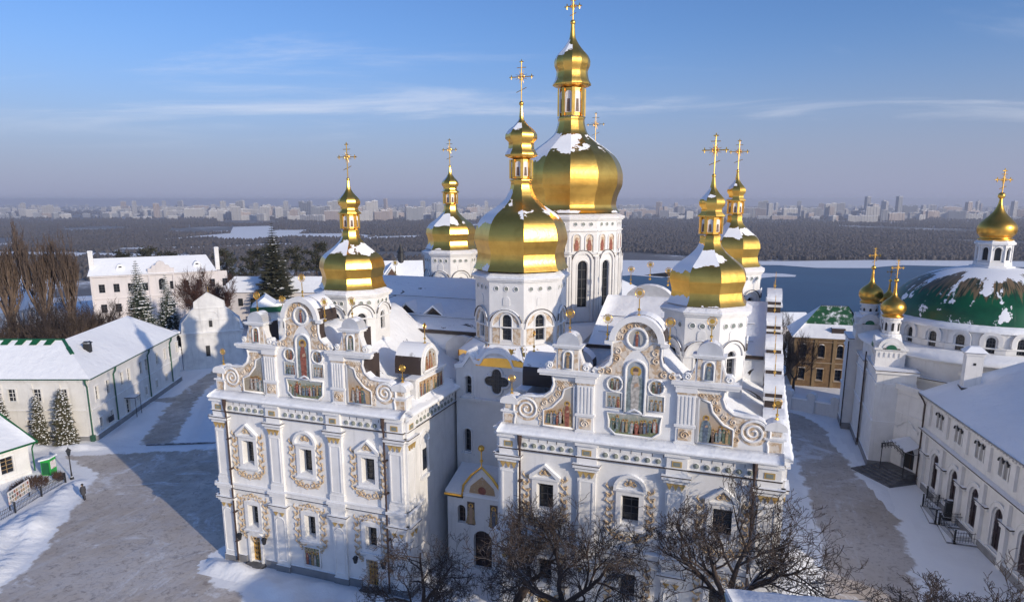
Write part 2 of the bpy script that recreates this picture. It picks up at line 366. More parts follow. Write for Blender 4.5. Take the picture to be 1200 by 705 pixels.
def window_unit(T, h, parent, kind, rd=.7, orn=True, bars=(1,3), lower=False):
    a, b, c, e = h[:4]; u = (a+b)/2
    w = MB(T); pane(w, h, -rd+.03, bars); o = w.build('window', [M['glass'], M['bars']], parent)
    f = MB(T); g = .34
    for (x0, x1, z0, z1) in ((a-g, a-.02, c-.28, e+g), (b+.02, b+g, c-.28, e+g), (a-.02, b+.02, e+.02, e+g), (a-.02, b+.02, c-.28, c-.02)): f.box(x0, x1, 0, .12, z0, z1)
    f.box(a-g-.12, b+g+.12, 0, .26, c-.42, c-.285)
    f.build('window_frame', M['white'], o)
    if kind:
        p = MB(T); zb = e+g+.08; W = (b-a)/2+g+.16
        p.box(u-W, u+W, 0, .26, zb-.08, zb+.06, 0)
        if kind == 'tri':
            ap = zb+1.0
            for s in (-1, 1):
                p.prism([(u+s*W, zb+.06), (u+s*W, zb+.2), (u, ap+.06), (u, ap-.12), (u+s*(W-.22), zb+.06)], 0, .28, 0)
            p.prism([(u-W+.26, zb+.06), (u+W-.26, zb+.06), (u, ap-.14)], 0, .07, 0); C = (u, zb+.36)
        else:
            A = arc(u-W, u+W, zb+.06, 14); B = arc(u-W+.2, u+W-.2, zb+.06, 14)
            for i in range(14): p.prism([A[i], A[i+1], B[i+1], B[i]], 0, .28, 0)
            p.prism(B, 0, .07, 0); C = (u, zb+.42)
        p.build('pediment', M['white'], o)
        q = MB(T)
        for s in (-1, 1): q.tube(spiral((C[0]+s*.26, C[1]), .2, .05, 1.1, PI/2, 11, .11, s), .055, 4)
        q.tube([(C[0], .1, C[1]-.1), (C[0], .14, C[1]+.15), (C[0], .1, C[1]+.32)], [.08,.11,.03], 5)
        q.build('pediment_scroll', M['ochre'], o)
    if orn:
        q = MB(T); zt = e+g+(.55 if kind == 'tri' else .3); zl = c-.3
        for s in (-1, 1): scroll_chain(q, u+s*((b-a)/2+g+.42), zl-.3, zt, .3, .07, s, .5)
        for k in range(-2, 3):
            q.tube(spiral((u+k*.5, zl-.62-(.16 if k == 0 else 0)), .27, .06, 1.2, PI/2 + (0 if k % 2 else PI), 12, .07, 1 if k < 0 else -1), .045, 4)
        for s in (-1, 1): q.tube([(u+s*.2,.07,zl-.95), (u+s*.7,.09,zl-.85), (u+s*1.2,.07,zl-.5)], [.045,.04,.03], 4)
        if lower:
            for k in range(-2, 3): q.tube(spiral((u+k*.42, e+g+.5-abs(k)*.12), .26, .05, 1.2, -PI/2, 12, .07, 1 if k < 0 else -1), .05, 4)
        q.build('stucco_scrollwork', M['ochre'], o)
    return o
def pilaster(T, u, w, parent):
    p = MB(T)
    # upper storey
    p.box(u-w, u+w, 0, .22, 7.15, 12.0, 0); p.box(u-w-.06, u+w+.06, 0, .27, 7.15, 7.6, 0)
    for s in (-1, 1): p.box(u+s*(w-.16)-.05, u+s*(w-.16)+.05, .22, .27, 7.85, 11.6, 0)
    p.box(u-w+.16, u+w-.16, .22, .265, 11.55, 11.65, 0); p.box(u-w+.16, u+w-.16, .22, .265, 7.8, 7.88, 0)
    p.box(u-w-.05, u+w+.05, 0, .27, 12.0, 12.35, 0); p.box(u-w-.14, u+w+.14, 0, .36, 12.35, 12.6, 0); p.box(u-w-.26, u+w+.26, 0, .5, 12.6, 12.8, 0)
    p.box(u-w-.3, u+w+.3, 0, .54, 12.802, 12.87, 1); p.box(u-w-.22, u+w+.22, 0, .46, 12.56, 12.598, 1)
    p.box(u-w-.05, u+w+.05, 0, .24, 12.87, 13.27, 0); p.box(u-w-.12, u+w+.12, 0, .34, 13.36, 13.4, 0)
    p.box(u-w-.02, u+w+.02, .10, .3, 13.4, 14.16, 0); p.box(u-w-.14, u+w+.14, .22, .5, 14.16, 14.30, 0)
    p.box(u-.3, u+.3, .3, .33, 13.45, 13.85, 2); p.box(u-.2, u+.2, .33, .345, 13.52, 13.78, 4)
    for k in (-1, 0, 1):
        p.prism([(u+k*w*.62-.2, 12.32), (u+k*w*.62+.2, 12.32), (u+k*w*.62, 11.88)], .27, .36, 2)
    # lower storey
    p.box(u-w, u+w, 0, .22, .55, 5.3, 0); p.box(u-w-.08, u+w+.08, 0, .3, .0, .55, 3)
    q = [(u-w+.17, 1.0), *arc(u-w+.17, u+w-.17, 4.4, 8), (u+w-.17, 1.0)]; ring(p, q, .045, 4, 0, .23, True)
    p.box(u-w-.05, u+w+.05, 0, .27, 5.3, 5.55, 0); p.box(u-w-.16, u+w+.16, 0, .38, 5.55, 5.75, 0); p.box(u-w-.28, u+w+.28, 0, .5, 5.75, 5.86, 0)
    p.box(u-w-.3, u+w+.3, 0, .53, 5.862, 5.93, 1); p.box(u-w-.04, u+w+.04, 0, .26, 5.93, 6.6, 0)
    for k in (-1, 1): p.prism([(u+k*w*.5-.2, 5.28), (u+k*w*.5+.2, 5.28), (u+k*w*.5, 4.95)], .27, .34, 2)
    p.box(u-w-.16, u+w+.16, 0, .4, 6.6, 6.85, 0); p.box(u-w-.26, u+w+.26, .30, .52, 6.85, 7.08, 0)
    p.build('pilaster', [M['white'], M['brown'], M['gilt'], M['grey'], M['bluegrey']], parent)
def gable_outline(full=True):
    rt = [(1.6*cos(a*PI/24), 21.25+1.6*sin(a*PI/24)) for a in range(12, -1, -1)]
    rt += [(1.78,21.2),(1.78,21.0),(1.52,20.92),(1.5,20.3),(1.62,19.8),(1.95,19.45),(2.35,19.25),(2.6,19.3),(2.72,19.1),(2.6,18.96),(6.05,18.95),(6.05,18.6),(5.28,18.5),(5.2,18.0),(5.4,17.45),(5.85,17.08),(6.4,16.98),(6.9,16.98)]
    rt += [(7.02+.93*cos(a), 16.05+.93*sin(a)) for a in (1.3, 1.0, .6, .2, -.2, -.6)] + [(7.85,15.3),(7.9,14.5)]
    return rt
def gable(cx, sc, fi, parent):
    T = frame((cx, FY+.42, 0), (sc, 0), (0, -1))
    rt = gable_outline(); poly = rt + [(-u, z) for u, z in rt[::-1] if u > 0.001]
    g = MB(T); g.prism(poly, -.75, 0, 0, 1)
    g.prism([*arc(-1.62, 1.62, 21.26, 16), (1.62, 21.0), (-1.62, 21.0)], -2.3, -.755, 2, 1)
    for s in (-1, 1):
        g.box(s*4.3-.5, s*4.3+.5, -2.0, -.755, 18.9, 20.6, 1); g.box(min(s*1.9,s*5.2), max(s*1.9,s*5.2), -2.4, -.755, 14.9, 18.5, 1)
    o = g.build('gable', [M['white'], M['brown'], M['brown']], parent)
    b = MB(T)                                                 # mouldings
    for s in (-1, 1):
        ring(b, [(s*u, z) for u, z in rt[12:22]], .09, 5, d=.03); ring(b, [(s*u, z) for u, z in rt[25:]], .10, 5, d=.03)
        b.box(min(s*2.35, s*6.1), max(s*2.35, s*6.1), 0, .34, 18.62, 18.78); b.box(min(s*2.2, s*6.2), max(s*2.2, s*6.2), 0, .44, 18.78, 18.98)
        b.tube([(s*x, d, z) for x, d, z in spiral((7.02, 16.05), .80, .08, 2.3, .4, 40, .05)], [.10-.0012*k for k in range(41)], 5)
        b.box(s*3.1-.55, s*3.1+.55, 0, .2, 16.15, 18.1); b.box(s*3.1-.64, s*3.1+.64, 0, .28, 15.98, 16.15); b.box(s*3.1-.64, s*3.1+.64, 0, .28, 18.25, 18.62)
        b.box(s*3.1-.62, s*3.1+.62, 0, .26, 14.6, 14.98); b.box(s*3.1-.55, s*3.1+.55, 0, .16, 14.98, 15.98)
        for k in range(5): b.box(s*3.1-.5+k*.225, s*3.1-.4+k*.225, .2, .25, 16.2, 18.0)
        b.box(min(s*1.45, s*1.95), max(s*1.45, s*1.95), 0, .28, 21.0, 21.22)
    A = arc(-1.68, 1.68, 21.24, 20); B = arc(-1.3, 1.3, 21.24, 20)
    for i in range(20): b.prism([A[i], A[i+1], B[i+1], B[i]], 0, .3)
    b.build('gable_moulding', M['white'], o)
    for s in (-1, 1):                                         # beige relief fields
        r = MB(T); q = [(1.42,19.75),(1.42,21.0),(.95,21.2),(.78,21.0),(.5,20.75),(.25,20.62),(.55,20.3),(.78,19.9),(.8,18.9),(.95,18.95),(1.6,18.95),(2.4,19.0),(2.1,19.2),(1.7,19.4)]
        r.prism([(s*u, z) for u, z in q], 0, .04)
        q = [(3.75,18.2),(5.1,18.2),(5.02,17.9),(5.2,17.4),(5.75,16.95),(6.5,16.85),(6.35,16.5),(6.15,15.5),(6.2,15.0),(5.95,15.0),(5.95,16.15),(5.35,16.4),(4.75,17.1),(4.55,17.75),(3.75,18.05)]
        r.prism([(s*u, z) for u, z in q], 0, .045)
        r.prism([(s*7.02+.86*cos(a*PI/10), 16.05+.86*sin(a*PI/10)) for a in range(20)], 0, .03)
        r.box(s*3.1-.4, s*3.1+.4, .16, .2, 15.1, 15.85); r.box(s*3.1-.55, s*3.1+.55, 0, .22, 18.12, 18.25)
        r.tube(spiral((s*3.1, 15.48), .28, .05, 1.6, 0, 18, .22), .06, 4)
        for c in ((1.15,20.55),(1.2,20.05),(1.7,19.2),(2.2,19.15)): r.tube([(s*x, d, z) for x, d, z in spiral(c, .24, .05, 1.3, 1, 14, .07)], .06, 4)
        for k in range(6): r.tube([(s*x, d, z) for x, d, z in spiral((3.95+k*.2, 18.12), .13, .04, 1, 0, 8, .06)], .04, 4)
        for c in ((4.75,17.75),(4.95,17.3),(5.35,16.85),(5.85,16.6),(6.15,16.1),(6.1,15.5)): r.tube([(s*x, d, z) for x, d, z in spiral(c, .2, .05, 1.3, 2, 12, .07)], .055, 4)
        r.build('relief_panel', M['relief'], o)
    r = MB(T); A = arc(-1.25, 1.25, 21.24, 16); B = arc(-.8, .8, 21.3, 16)
    for i in range(16): r.prism([A[i], A[i+1], B[i+1], B[i]], 0, .05)
    for a in range(7):
        t = PI*(a+.5)/7; r.tube(spiral((1.02*cos(t), 21.28+1.02*sin(t)), .17, .04, 1.2, t, 10, .08), .05, 4)
    r.build('relief_panel', M['relief'], o)
    # icons
    rnd = random.Random(fi)
    icon(T, [(.62*cos(a*PI/8), 21.45+.66*sin(a*PI/8)) for a in range(16)], 'i_gold', [(0, 20.95, .95, 3, 4)], o, .01, .11)
    icon(T, [(-.62,16.5), (-.62,19.4), *arc(-.62,.62,19.4,10)[1:-1], (.62,19.4), (.62,16.5)], 'i_sky', [(0, 16.6, 3.0, *((3,9) if fi else (6,9)))], o, .01, .11)
    for s in (-1, 1):
        icon(T, [(s*1.3-.5,16.75),(s*1.3+.5,16.75),(s*1.3+.5,17.8),(s*1.3-.5,17.8)], 'i_land', [(s*1.3+(k-1)*.27, 16.8, .72, rnd.randint(3,9), rnd.randint(3,9)) for k in range(3)], o, .01, .06)
        icon(T, [(s*1.28+.5*cos(a*PI/6), 18.36+.5*sin(a*PI/6)) for a in range(12)], 'i_land', [(s*1.28+(k-.5)*.32, 17.95, .74, rnd.randint(3,9), 8) for k in range(2)], o, .015, .08)
    low = [(-1.6,15.35),(-1.15,14.95),(1.15,14.95),(1.6,15.35),(1.6,15.85),(1.7,16.45),(.55,16.42),(.3,16.62),(0,16.75),(-.3,16.62),(-.55,16.42),(-1.7,16.45),(-1.6,15.85)]
    icon(T, low, 'i_land', [(-1.3+k*.29+rnd.uniform(-.07,.07), 15.05+rnd.uniform(0,.3), rnd.uniform(.75,.95), rnd.randint(3,9), rnd.randint(3,9)) for k in range(10)], o, .01, .09)
    for s in (-1, 1):
        tr = [(s*3.85,15.0),(s*5.9,15.0),(s*5.9,16.1),(s*5.3,16.35),(s*4.65,17.1),(s*4.5,17.7),(s*3.85,17.95)]
        icon(T, tr, 'i_gold' if fi == 0 or s > 0 else 'i_sky', [(s*4.3, 15.1, 1.75, rnd.randint(3,9), rnd.randint(3,9))]*(fi == 0) + [(s*(4.75+k*.2-(.45 if fi else 0)), 15.06+rnd.uniform(0,.25), rnd.uniform(.75,1.0)*(1.25 if fi else 1), rnd.randint(3,9), rnd.randint(3,9)) for k in range(5)], o, .01, .09)
        # small aedicule with its own icon, scrolls and lead cap
        q = MB(T); c = s*4.3
        q.box(c-.72, c+.72, -.65, .02, 18.98, 20.5, 0); q.box(c-.9, c+.9, -.75, .22, 20.5, 20.62, 0); q.box(c-.98, c+.98, -.8, .3, 20.62, 20.72, 0)
        for e in (-1, 1):
            q.prism([(c+e*.72,18.98),(c+e*1.45,18.98),(c+e*1.5,19.3),(c+e*1.3,19.5),(c+e*1.0,19.5),(c+e*.85,19.9),(c+e*.72,20.3)], -.55, .0, 0)
            q.tube([(c+e*(x), d, z) for x, d, z in spiral((1.2, 19.26), .22, .05, 1.5, 1, 14, .05)], .055, 4)
        ae = q.build('aedicule', [M['white'], M['dome_grey']], o)
        cap = MB(T); A = arc(c-.74, c+.74, 20.78, 12)
        cap.prism([(c-.74,20.72), *A, (c+.74,20.72)], -.95, .06); cap.build('aedicule_cap', M['dome_grey'], o)
        icon(T, [(c-.3,19.1), *arc(c-.3,c+.3,20.0,8), (c+.3,19.1)], 'i_gold', [(c, 19.15, 1.05, rnd.randint(3,9), rnd.randint(3,9))], o, .03, .07)
        for e in (-1, 1): rl = MB(T); rl.box(min(c+e*.4,c+e*.66), max(c+e*.4,c+e*.66), .02, .05, 19.05, 20.42); rl.prism([(c+e*.78,19.05),(c+e*1.3,19.05),(c+e*.95,19.4),(c+e*.8,19.85)], 0, .03); rl.build('relief_panel', M['relief'], o)
        # corner pedestal turret
        pd = MB(T); e = s*8.25
        pd.box(e-.48, e+.48, -.9, .0, 14.5, 15.7, 0); pd.box(e-.6, e+.6, -1.0, .12, 15.7, 15.82, 0); pd.taper(e-.42, e+.42, -.85, -.05, 15.82, 16.5, .05, 0)
        A = arc(e-.62, e+.62, 16.45, 10); pd.prism([(e-.62,16.3), *[(u, 16.45+(z-16.45)*.7) for u, z in A], (e+.62,16.3)], -1.0, .14, 0)
        pd.box(e-.36, e+.36, 0, .03, 14.75, 15.55, 1); pd.box(e-.3, e+.3, -.02, .02, 15.95, 16.35, 1)
        pd.build('corner_pedestal', [M['white'], M['relief']], o)
    return o
def block(cx, sc, fi):
    T = frame((cx, FY, 0), (sc, 0), (0, -1)); W = 8.7
    up = [(-6.15,-5.05,8.95,10.95,False), (-.55,.55,8.95,10.95,False), (5.05,6.15,8.95,10.95,False)]
    lo = [(-6.1,-5.1,3.45,5.35,False), (-.5,.5,3.45,5.35,False), (5.1,6.1,3.45,5.35,False)]
    dr = [(-6.1,-5.1,.25,2.45,False), (5.1,6.1,.25,2.45,False)]
    w = MB(T); wall(w, -W, W, 0, 14.3, up+lo+dr, .75)
    w.T = None; x0, x1 = cx-W*sc, cx+W*sc
    # flank walls (plain, with a blind window on the inner flank)
    for x in (x0, x1): w.poly([(x,FY,0),(x,FY+9.3,0),(x,FY+9.3,14.3),(x,FY,14.3)])
    wl = w.build('wall', M['white'], cath)
    for a, b in ((-7.38,-6.6),(-4.6,-3.48),(-2.12,2.12),(3.48,4.6),(6.6,7.38)): pl = MB(T); pl.box(a, b, 0, .16, 0, .7); pl.build('plinth', M['grey'], cath)
    sc_ = MB(T); 
    for a, b in ((-W,W),): sc_.box(a, b, 0, .16, 6.6, 6.75, 0); sc_.box(a, b, 0, .3, 6.75, 7.08, 0); sc_.prism([(a,7.08),(b,7.08),(b,7.14),(a,7.14)], 0, .38, 0)
    sc_.box(-W, W, 0, .1, 5.93, 6.05, 0); sc_.box(-W, W, 0, .33, 6.69, 6.748, 1)
    sc_.build('string_course', [M['white'], M['brown']], cath)
    for i, h in enumerate(up): window_unit(T, h, cath, 'arch' if i == 1 else 'tri')
    for h in lo: window_unit(T, h, cath, None, lower=True, rd=.7)
    for u, wd in ((-8.08,.62), (-2.8,.6), (2.8,.6), (8.08,.62)): pilaster(T, u, wd, cath)
    kn = [-7.0+k*.62 for k in range(6)] + [-1.65+k*.66 for k in range(6)] + [3.9+k*.62 for k in range(6)]
    cornice_run(T, -W-.1, W+.1, cath, kn)
    for u in (-5.6, 5.6):
        d = MB(T); d.box(u-.5, u+.5, -.32, -.25, .25, 2.45, 0)
        for i in range(2):
            for j in range(5):
                c = (u-.25+i*.5, .48+j*.43)
                d.prism([(c[0]+.19*cos(a*PI/4), c[1]+.19*sin(a*PI/4)) for a in range(8)], -.25, -.22, 1)
                d.tube([(c[0]+.14*cos(a*PI/5), -.21, c[1]+.14*sin(a*PI/5)) for a in range(11)], .03, 4, 0)
        d.box(u-.02, u+.02, -.25, -.20, .25, 2.45, 1)
        do = d.build('door', [M['goldm'], M['brown']], cath)
        fr = MB(T)
        for s in (-1, 1): fr.box(u+s*.62-.1, u+s*.62+.1, 0, .14, .2, 2.6)
        fr.box(u-.72, u+.72, 0, .14, 2.6, 2.75); fr.prism([(u-.8,2.75),(u+.8,2.75),(u+.5,2.95),(u,3.1),(u-.5,2.95)], 0, .2); fr.build('door_frame', M['white'], do)
        st = MB(T); st.box(u-1.0, u+1.0, 0, 1.3, 0, .1); st.box(u-.8, u+.8, 0, .9, .1, .22); st.build('doorstep', M['step'], do)
        for s in (-1, 1):                                   # wall lanterns
            ln = MB(T); c = u+s*1.25
            ln.tube([(c,0,2.75),(c,.35,2.95),(c,.5,2.75)], .025, 4); ln.taper(c-.15, c+.15, .35, .65, 2.72, 2.3, .06); ln.taper(c-.18, c+.18, .32, .68, 2.72, 2.95, .13); ln.build('wall_lantern', M['iron'], cath)
    if True:
        icon(T, [(-.75,.95),(.75,.95),(.75,2.6),(-.75,2.6)], 'i_land', [(-.5+k*.25, 1.0, 1.3-.2*(k % 2), 3+k, 9-k) for k in range(5)], cath, .02, .09, 'wall_icon')
    for u in (-7.25, 7.25):                                 # downpipes with funnel heads
        p = MB(T); p.tube([(u,.5,14.45),(u,.5,14.0),(u,.5,13.55),(u+.0,.42,13.2),(u,.42,.3)], [.16,.16,.09,.075,.075], 7)
        for z in (2,4.6,8.4,11): p.box(u-.11, u+.11, 0, .5, z, z+.06)
        p.build('downpipe', M['pipe'], cath)
    g = gable(cx, sc, fi, cath)
    # snow roof behind the gable: ridge along Y with soft eaves
    rf = MB(); rows = []; y = FY+1.1
    prof = [(-W*sc-.3,14.6),(-W*sc+.3,15.15),(-5.2*sc,16.4),(-2.6*sc,18.5),(-.8*sc,20.15),(0,20.5),(.8*sc,20.15),(2.6*sc,18.5),(5.2*sc,16.4),(W*sc-.3,15.15),(W*sc+.3,14.6)]
    for k in range(14):
        yy = FY+.95 + k*1.05; rows.append(rf.pts([(cx+u, yy, z + .10*sin(k*1.7+u)) for u, z in prof]))
    for a, b in zip(rows, rows[1:]):
        for k in range(len(prof)-1): rf.face((a[k], a[k+1], b[k+1], b[k]))
    rf.face(rows[0]); rf.build('roof', M['roofsnow'], cath, True)
AX, BX = -32.4, -6.95
block(AX, 1.0, 1); block(BX, 1.045, 0)
# gold suns over the two gables
for cx, sc in ((AX,1.0),(BX,1.045)):
    for u, z, h in ((0,22.8,1.5),(1.9,21.1,1.45),(-1.9,21.1,1.45),(4.3,21.4,1.35),(-4.3,21.4,1.35)):
        sun_finial((cx+u*sc, FY+.75, z), cath, h)
    for u in (-8.25, 8.25): sun_finial((cx+u*sc, FY+.9, 16.85), cath, 1.1, .3)
# inner flank of the north block: cornice, corner pilaster strip, blind window, painted side gable
TA = frame((AX+8.7, FY, 0), (0, 1), (1, 0)); TB = frame((BX-8.7*1.045, FY, 0), (0, 1), (-1, 0)); TBS = frame((BX+8.7*1.045, FY, 0), (0, 1), (1, 0)); TAN = frame((AX-8.7, FY, 0), (0, 1), (-1, 0))
for T, Lr in ((TA, 8.9), (TB, 8.9), (TBS, 40), (TAN, 40)):
    cornice_run(T, .11, Lr, cath, [1.2+k*.62 for k in range(12)])
    pilaster(T, .62, .58, cath)
    sc_ = MB(T); sc_.box(1.3, 2.6, 0, .3, 6.75, 7.08); sc_.build('string_course', M['white'], cath)
b = MB(TA); ring(b, [(2.5,9.0),(2.5,11.6),*arc(2.3,3.9,11.7,8),(3.7,11.6),(3.7,9.0)], .12, 5, 0, .05); b.box(2.3,3.9,0,.3,8.7,8.95,0); b.box(2.75,3.45,.0,.04,9.3,11.0,1); b.build('blind_window', [M['white'], M['glass']], cath)  # no glazing here: the dark inset paints the shadow in the blind window
for T in (TA, TB):
    q = MB(T); q.box(2.6, 7.6, -1.0, -.3, 14.5, 16.6, 0); q.box(2.4, 7.8, -1.1, -.15, 16.6, 16.75, 0)
    q.prism([(3.6,16.75), *arc(3.6,6.6,17.5,14), (6.6,16.75)], -2.6, -.32, 0, 1)
    o = q.build('gable', [M['white'], M['brown']], cath)
    icon(T, [(3.95,16.9), *arc(3.95,6.25,17.5,12), (6.25,16.9)], 'i_gold', [(4.5,17.0,1.1,3,5),(5.1,17.0,1.4,5,3),(5.7,17.0,1.1,6,5)], o, -.3, .1)
    icon(T, [(3.0,15.1),(7.2,15.1),(7.2,16.4),(3.0,16.4)], 'i_gold', [(3.4+k*.6,15.15,1.0+.1*(k % 2),3+k % 6,9-k % 5) for k in range(7)], o, -.29, .07)
    x = T(5.1, -.7, 0); sun_finial((x[0], x[1], 18.95), cath, 1.4, .3, (1, 0))
# south facade seen end-on: a row of gables climbing to the middle
for k, (y, z, ln) in enumerate(((45.4,16.6,2.4),(49.2,17.9,2.6),(53.0,18.6,2.4),(57.3,19.3,3.0),(62.2,20.3,2.4),(67.4,21.8,4.6),(72.6,20.3,2.4),(77,19,3))):
    q = MB(frame((BX+9.09, y, 0), (0, 1), (1, 0)))
    q.prism([(-ln/2,14.5), *[(u, z-.7+(w-z+.7)*(1.4/ln)) for u, w in arc(-ln/2, ln/2, z-.7, 10)], (ln/2,14.5)], -1.15, -.05, 0, 1)
    q.box(-ln/2-.2, ln/2+.2, -1.25, .1, z-1.15, z-.95, 0)
    q.prism([(u, z+.02-.7+(w-z+.7)*(1.4/ln)) for u, w in arc(-ln/2-.05, ln/2+.05, z-.7, 10)] + [(u, z+.2-.7+(w-z+.7)*(1.4/ln)) for u, w in arc(-ln/2-.1, ln/2+.1, z-.7, 10)[::-1]], -1.25, .02, 2)
    q.build('gable', [M['white'], M['brown'], M['snow']], cath)
    sun_finial((BX+9.09-.6, y, z+.1), cath, 1.35, .36, (1, 0))
# ------------------------------------------------------------------ main body, transept roofs, narthex
YB = 82.0; XL, XR = AX-8.7, BX+9.09
w = MB()
for p in ([(XL,FY+9.3,0),(XL,YB,0),(XL,YB,14.3),(XL,FY+9.3,14.3)], [(XR,FY+9.3,0),(XR,YB,0),(XR,YB,14.3),(XR,FY+9.3,14.3)], [(XL,YB,0),(XR,YB,0),(XR,YB,14.3),(XL,YB,14.3)]): w.poly(p)
w.build('wall', M['white'], cath)
rf = MB()
rf.poly([(XL-.4,51.3,14.75),(XR+.4,51.3,14.75),(XR+.4,YB,14.75),(XL-.4,YB,14.75)])
def ridge_roof(x0, x1, y0, yr, y1, z0, zr, z1, n=10):      # ridge along X
    rows = []
    for k in range(n+1):
        x = x0+(x1-x0)*k/n; j = .12*sin(k*2.1)
        rows.append(rf.pts([(x,y0,14.7),(x,y0,z0-.15),(x,y0+.15,z0+j*.4),(x,(y0*.6+yr*.4),(z0*.6+zr*.4)+.08+j),(x,yr-.5,zr-.12),(x,yr,zr),(x,yr+.5,zr-.15),(x,y1,z1),(x,y1,14.7)]))
    for a, b in zip(rows, rows[1:]):
        for k in range(8): rf.face((a[k], a[k+1], b[k+1], b[k]))
    rf.face(rows[0]); rf.face(rows[-1][::-1])
ridge_roof(XL+.2, -23.6, 56.3, 64.2, 76, 18.5, 22.2, 16.2); ridge_roof(-13.4, XR-1.2, 56.3, 64.2, 76, 18.0, 21.2, 16.2)
rf.poly([(-23.6,52,17.0),(-14.6,52,17.0),(-14.6,80,18.6),(-23.6,80,18.6)])
for x in (-23.6,-14.6): rf.poly([(x,52,14.7),(x,80,14.7),(x,80,18.6),(x,52,17.0)])
rf.poly([(-23.6,52,14.7),(-14.6,52,14.7),(-14.6,52,17),(-23.6,52,17)])
ro = rf.build('roof', M['roofsnow'], cath, True)
e = MB(); e.box(XL+.2, -23.7, 56.05, 56.28, 17.95, 18.3); e.build('eave', M['brown'], cath); e = MB(); e.box(-14.5, XR-1.3, 56.05, 56.28, 17.7, 18.0); e.build('eave', M['brown'], cath)
for x0, x1, yy, zz in ((-40,-24.5,57.6,19.15),(-40,-24.5,60.4,20.55),(-12.8,0,57.6,18.75),(-12.8,0,60.2,19.75)):
    g_ = MB(); g_.tube([(x0,yy,zz+.12),(x0*.5+x1*.5,yy,zz+.16),(x1,yy,zz+.1)], .045, 4); g_.build('snow_guard', M['brown'], cath)
for x, y, z in ((-31.9,58.2,19.1),(-28.9,58.0,19.0)):      # dormers
    d = MB(frame((x, y, z), (1,0), (0,-1))); d.prism([(-.8,-.5),(.8,-.5),(.8,.35),(0,1.0),(-.8,.35)], -2.2, .0, 0, 0); d.prism([(-.55,-.1),(.55,-.1),(.55,.3),(0,.72),(-.55,.3)], .0, .03, 1)
    d.prism([(-1.0,.3),(0,1.08),(1.0,.3),(1.0,.48),(0,1.28),(-1.0,.48)], -2.3, .2, 2); d.build('dormer', [M['brown'], M['dark'], M['snow']], cath)
# curved sheet-metal backs of inner pediments, with their own suns
for x, y, z, r in ((-9.6,64.6,21.0,1.5),(-24.9,55.6,17.2,1.1),(-14.2,53.5,17.2,1.3),(-13.6,49.2,16.6,1.3)):
    q = MB(frame((x, y, z), (1,0), (0,-1))); q.prism([(-r*1.5,-1.4), *[(u*1.5, v) for u, v in arc(-r, r, -.3, 12)], (r*1.5,-1.4)], -1.3, 0, 0, 1); q.build('gable', [M['dome_grey'], M['brown']], cath)
for x, y, z in ((-9.6,64.9,22.7),(-11.4,64.9,22.2),(-7.9,64.9,22.2),(-36.5,64.4,22.1),(-40.2,60,18.3),(-40.2,52,16.9),(-40.2,56,18.9),(-39,66,21.6)): sun_finial((x, y, z), cath, 1.4, .36)
# narthex front with its wavy parapet
T = frame((-19.75, 51.0, 0), (1, 0), (0, -1))
w = MB(T); hs = [(-3.0,-2.4,8.9,10.95,True), (-2.85,-2.3,14.05,15.6,True)]
wall(w, -3.7, 3.5, 0, 15.9, hs, .5)
top = [(-3.7,15.9),(-3.7,16.2),(-3.0,16.35),(-2.35,17.3),(-1.95,16.75),(-1.5,16.65)] + [(1.35*cos(a*PI/12), 16.55+1.2*sin(a*PI/12)) for a in range(11,0,-1)] + [(1.5,16.4),(3.5,16.3),(3.5,15.9)]
w.prism(top, -.6, 0, 0)
wo = w.build('wall', M['white'], cath)
sn = MB(T)
crest = top[1:-1]; sn.prism([(u, z+.03) for u, z in crest] + [(u*1.02, z+.36) for u, z in crest[::-1]], -1.6, .22); sn.prism([(-3.0,16.6),(-2.6,17.3),(-2.35,17.45),(-2.0,17.25),(-1.7,16.7),(-1.75,17.4),(-2.05,17.75),(-2.4,17.9),(-2.75,17.7),(-3.0,17.2)], -3.0, -.3); sn.build('snow_load', M['snow'], wo)
for h in hs:
    q = MB(T); pane(q, h, -.47, (1,3)); o = q.build('window', [M['glass'], M['bars']], cath)
    f = MB(T); ring(f, outline(h, .12), .08, 5, d=.02); f.box(h[0]-.3, h[1]+.3, 0, .16, h[2]-.32, h[2]-.1); f.build('window_frame', M['white'], o)
q = MB(T); quat = []
for k in range(48):
    a = 2*PI*k/48; r = .62+.42*abs(cos(2*a)); quat.append((r*cos(a), 15.35+r*sin(a)))
q.prism(quat, .012, .03, 0)
for u in (-.55,-.18,.18,.55): q.box(u-.03, u+.03, .03, .07, 14.5, 16.2, 1)
for z in (14.8,15.2,15.55,15.9): q.box(-.85, .85, .032, .066, z-.03, z+.03, 1)
o = q.build('rose_window', [M['glass'], M['bars']], cath); f = MB(T); ring(f, [(u*1.12, 15.35+(z-15.35)*1.12) for u, z in quat], .11, 5, d=.06, close=True); f.build('window_frame', M['white'], o, True)
st = MB(T); st.box(-3.3, 3.1, 0, .3, 13.55, 13.75, 0); st.box(-3.3, 3.1, 0, .14, 13.3, 13.55, 0); st.build('string_course', M['white'], cath)
# narthex skirt: gilded scalloped apron under the drum
NX, NY = -19.4, 56.0
q = MB()
for k in range(8):
    a = k*PI/4; nx, ny = cos(a), sin(a); F = frame((NX+nx*3.9, NY+ny*3.9, 0), (-ny, nx), (nx, ny)); q.T = F; ww = 1.85
    cols = [(-ww+2*ww*i/8, -.28*abs(sin(PI*i/8))) for i in range(9)]
    for (u0, s0), (u1, s1) in zip(cols, cols[1:]): q.poly([(u0,0,18.2),(u1,0,18.2),(u1*1.18,1.2,17.1-s1),(u0*1.18,1.2,17.1-s0)]); q.poly([(u0*1.18,1.2,17.1-s0),(u1*1.18,1.2,17.1-s1),(u1*1.18,1.22,16.6),(u0*1.18,1.22,16.6)])
q.T = None; q.build('gilded_skirt', M['gold'], cath)
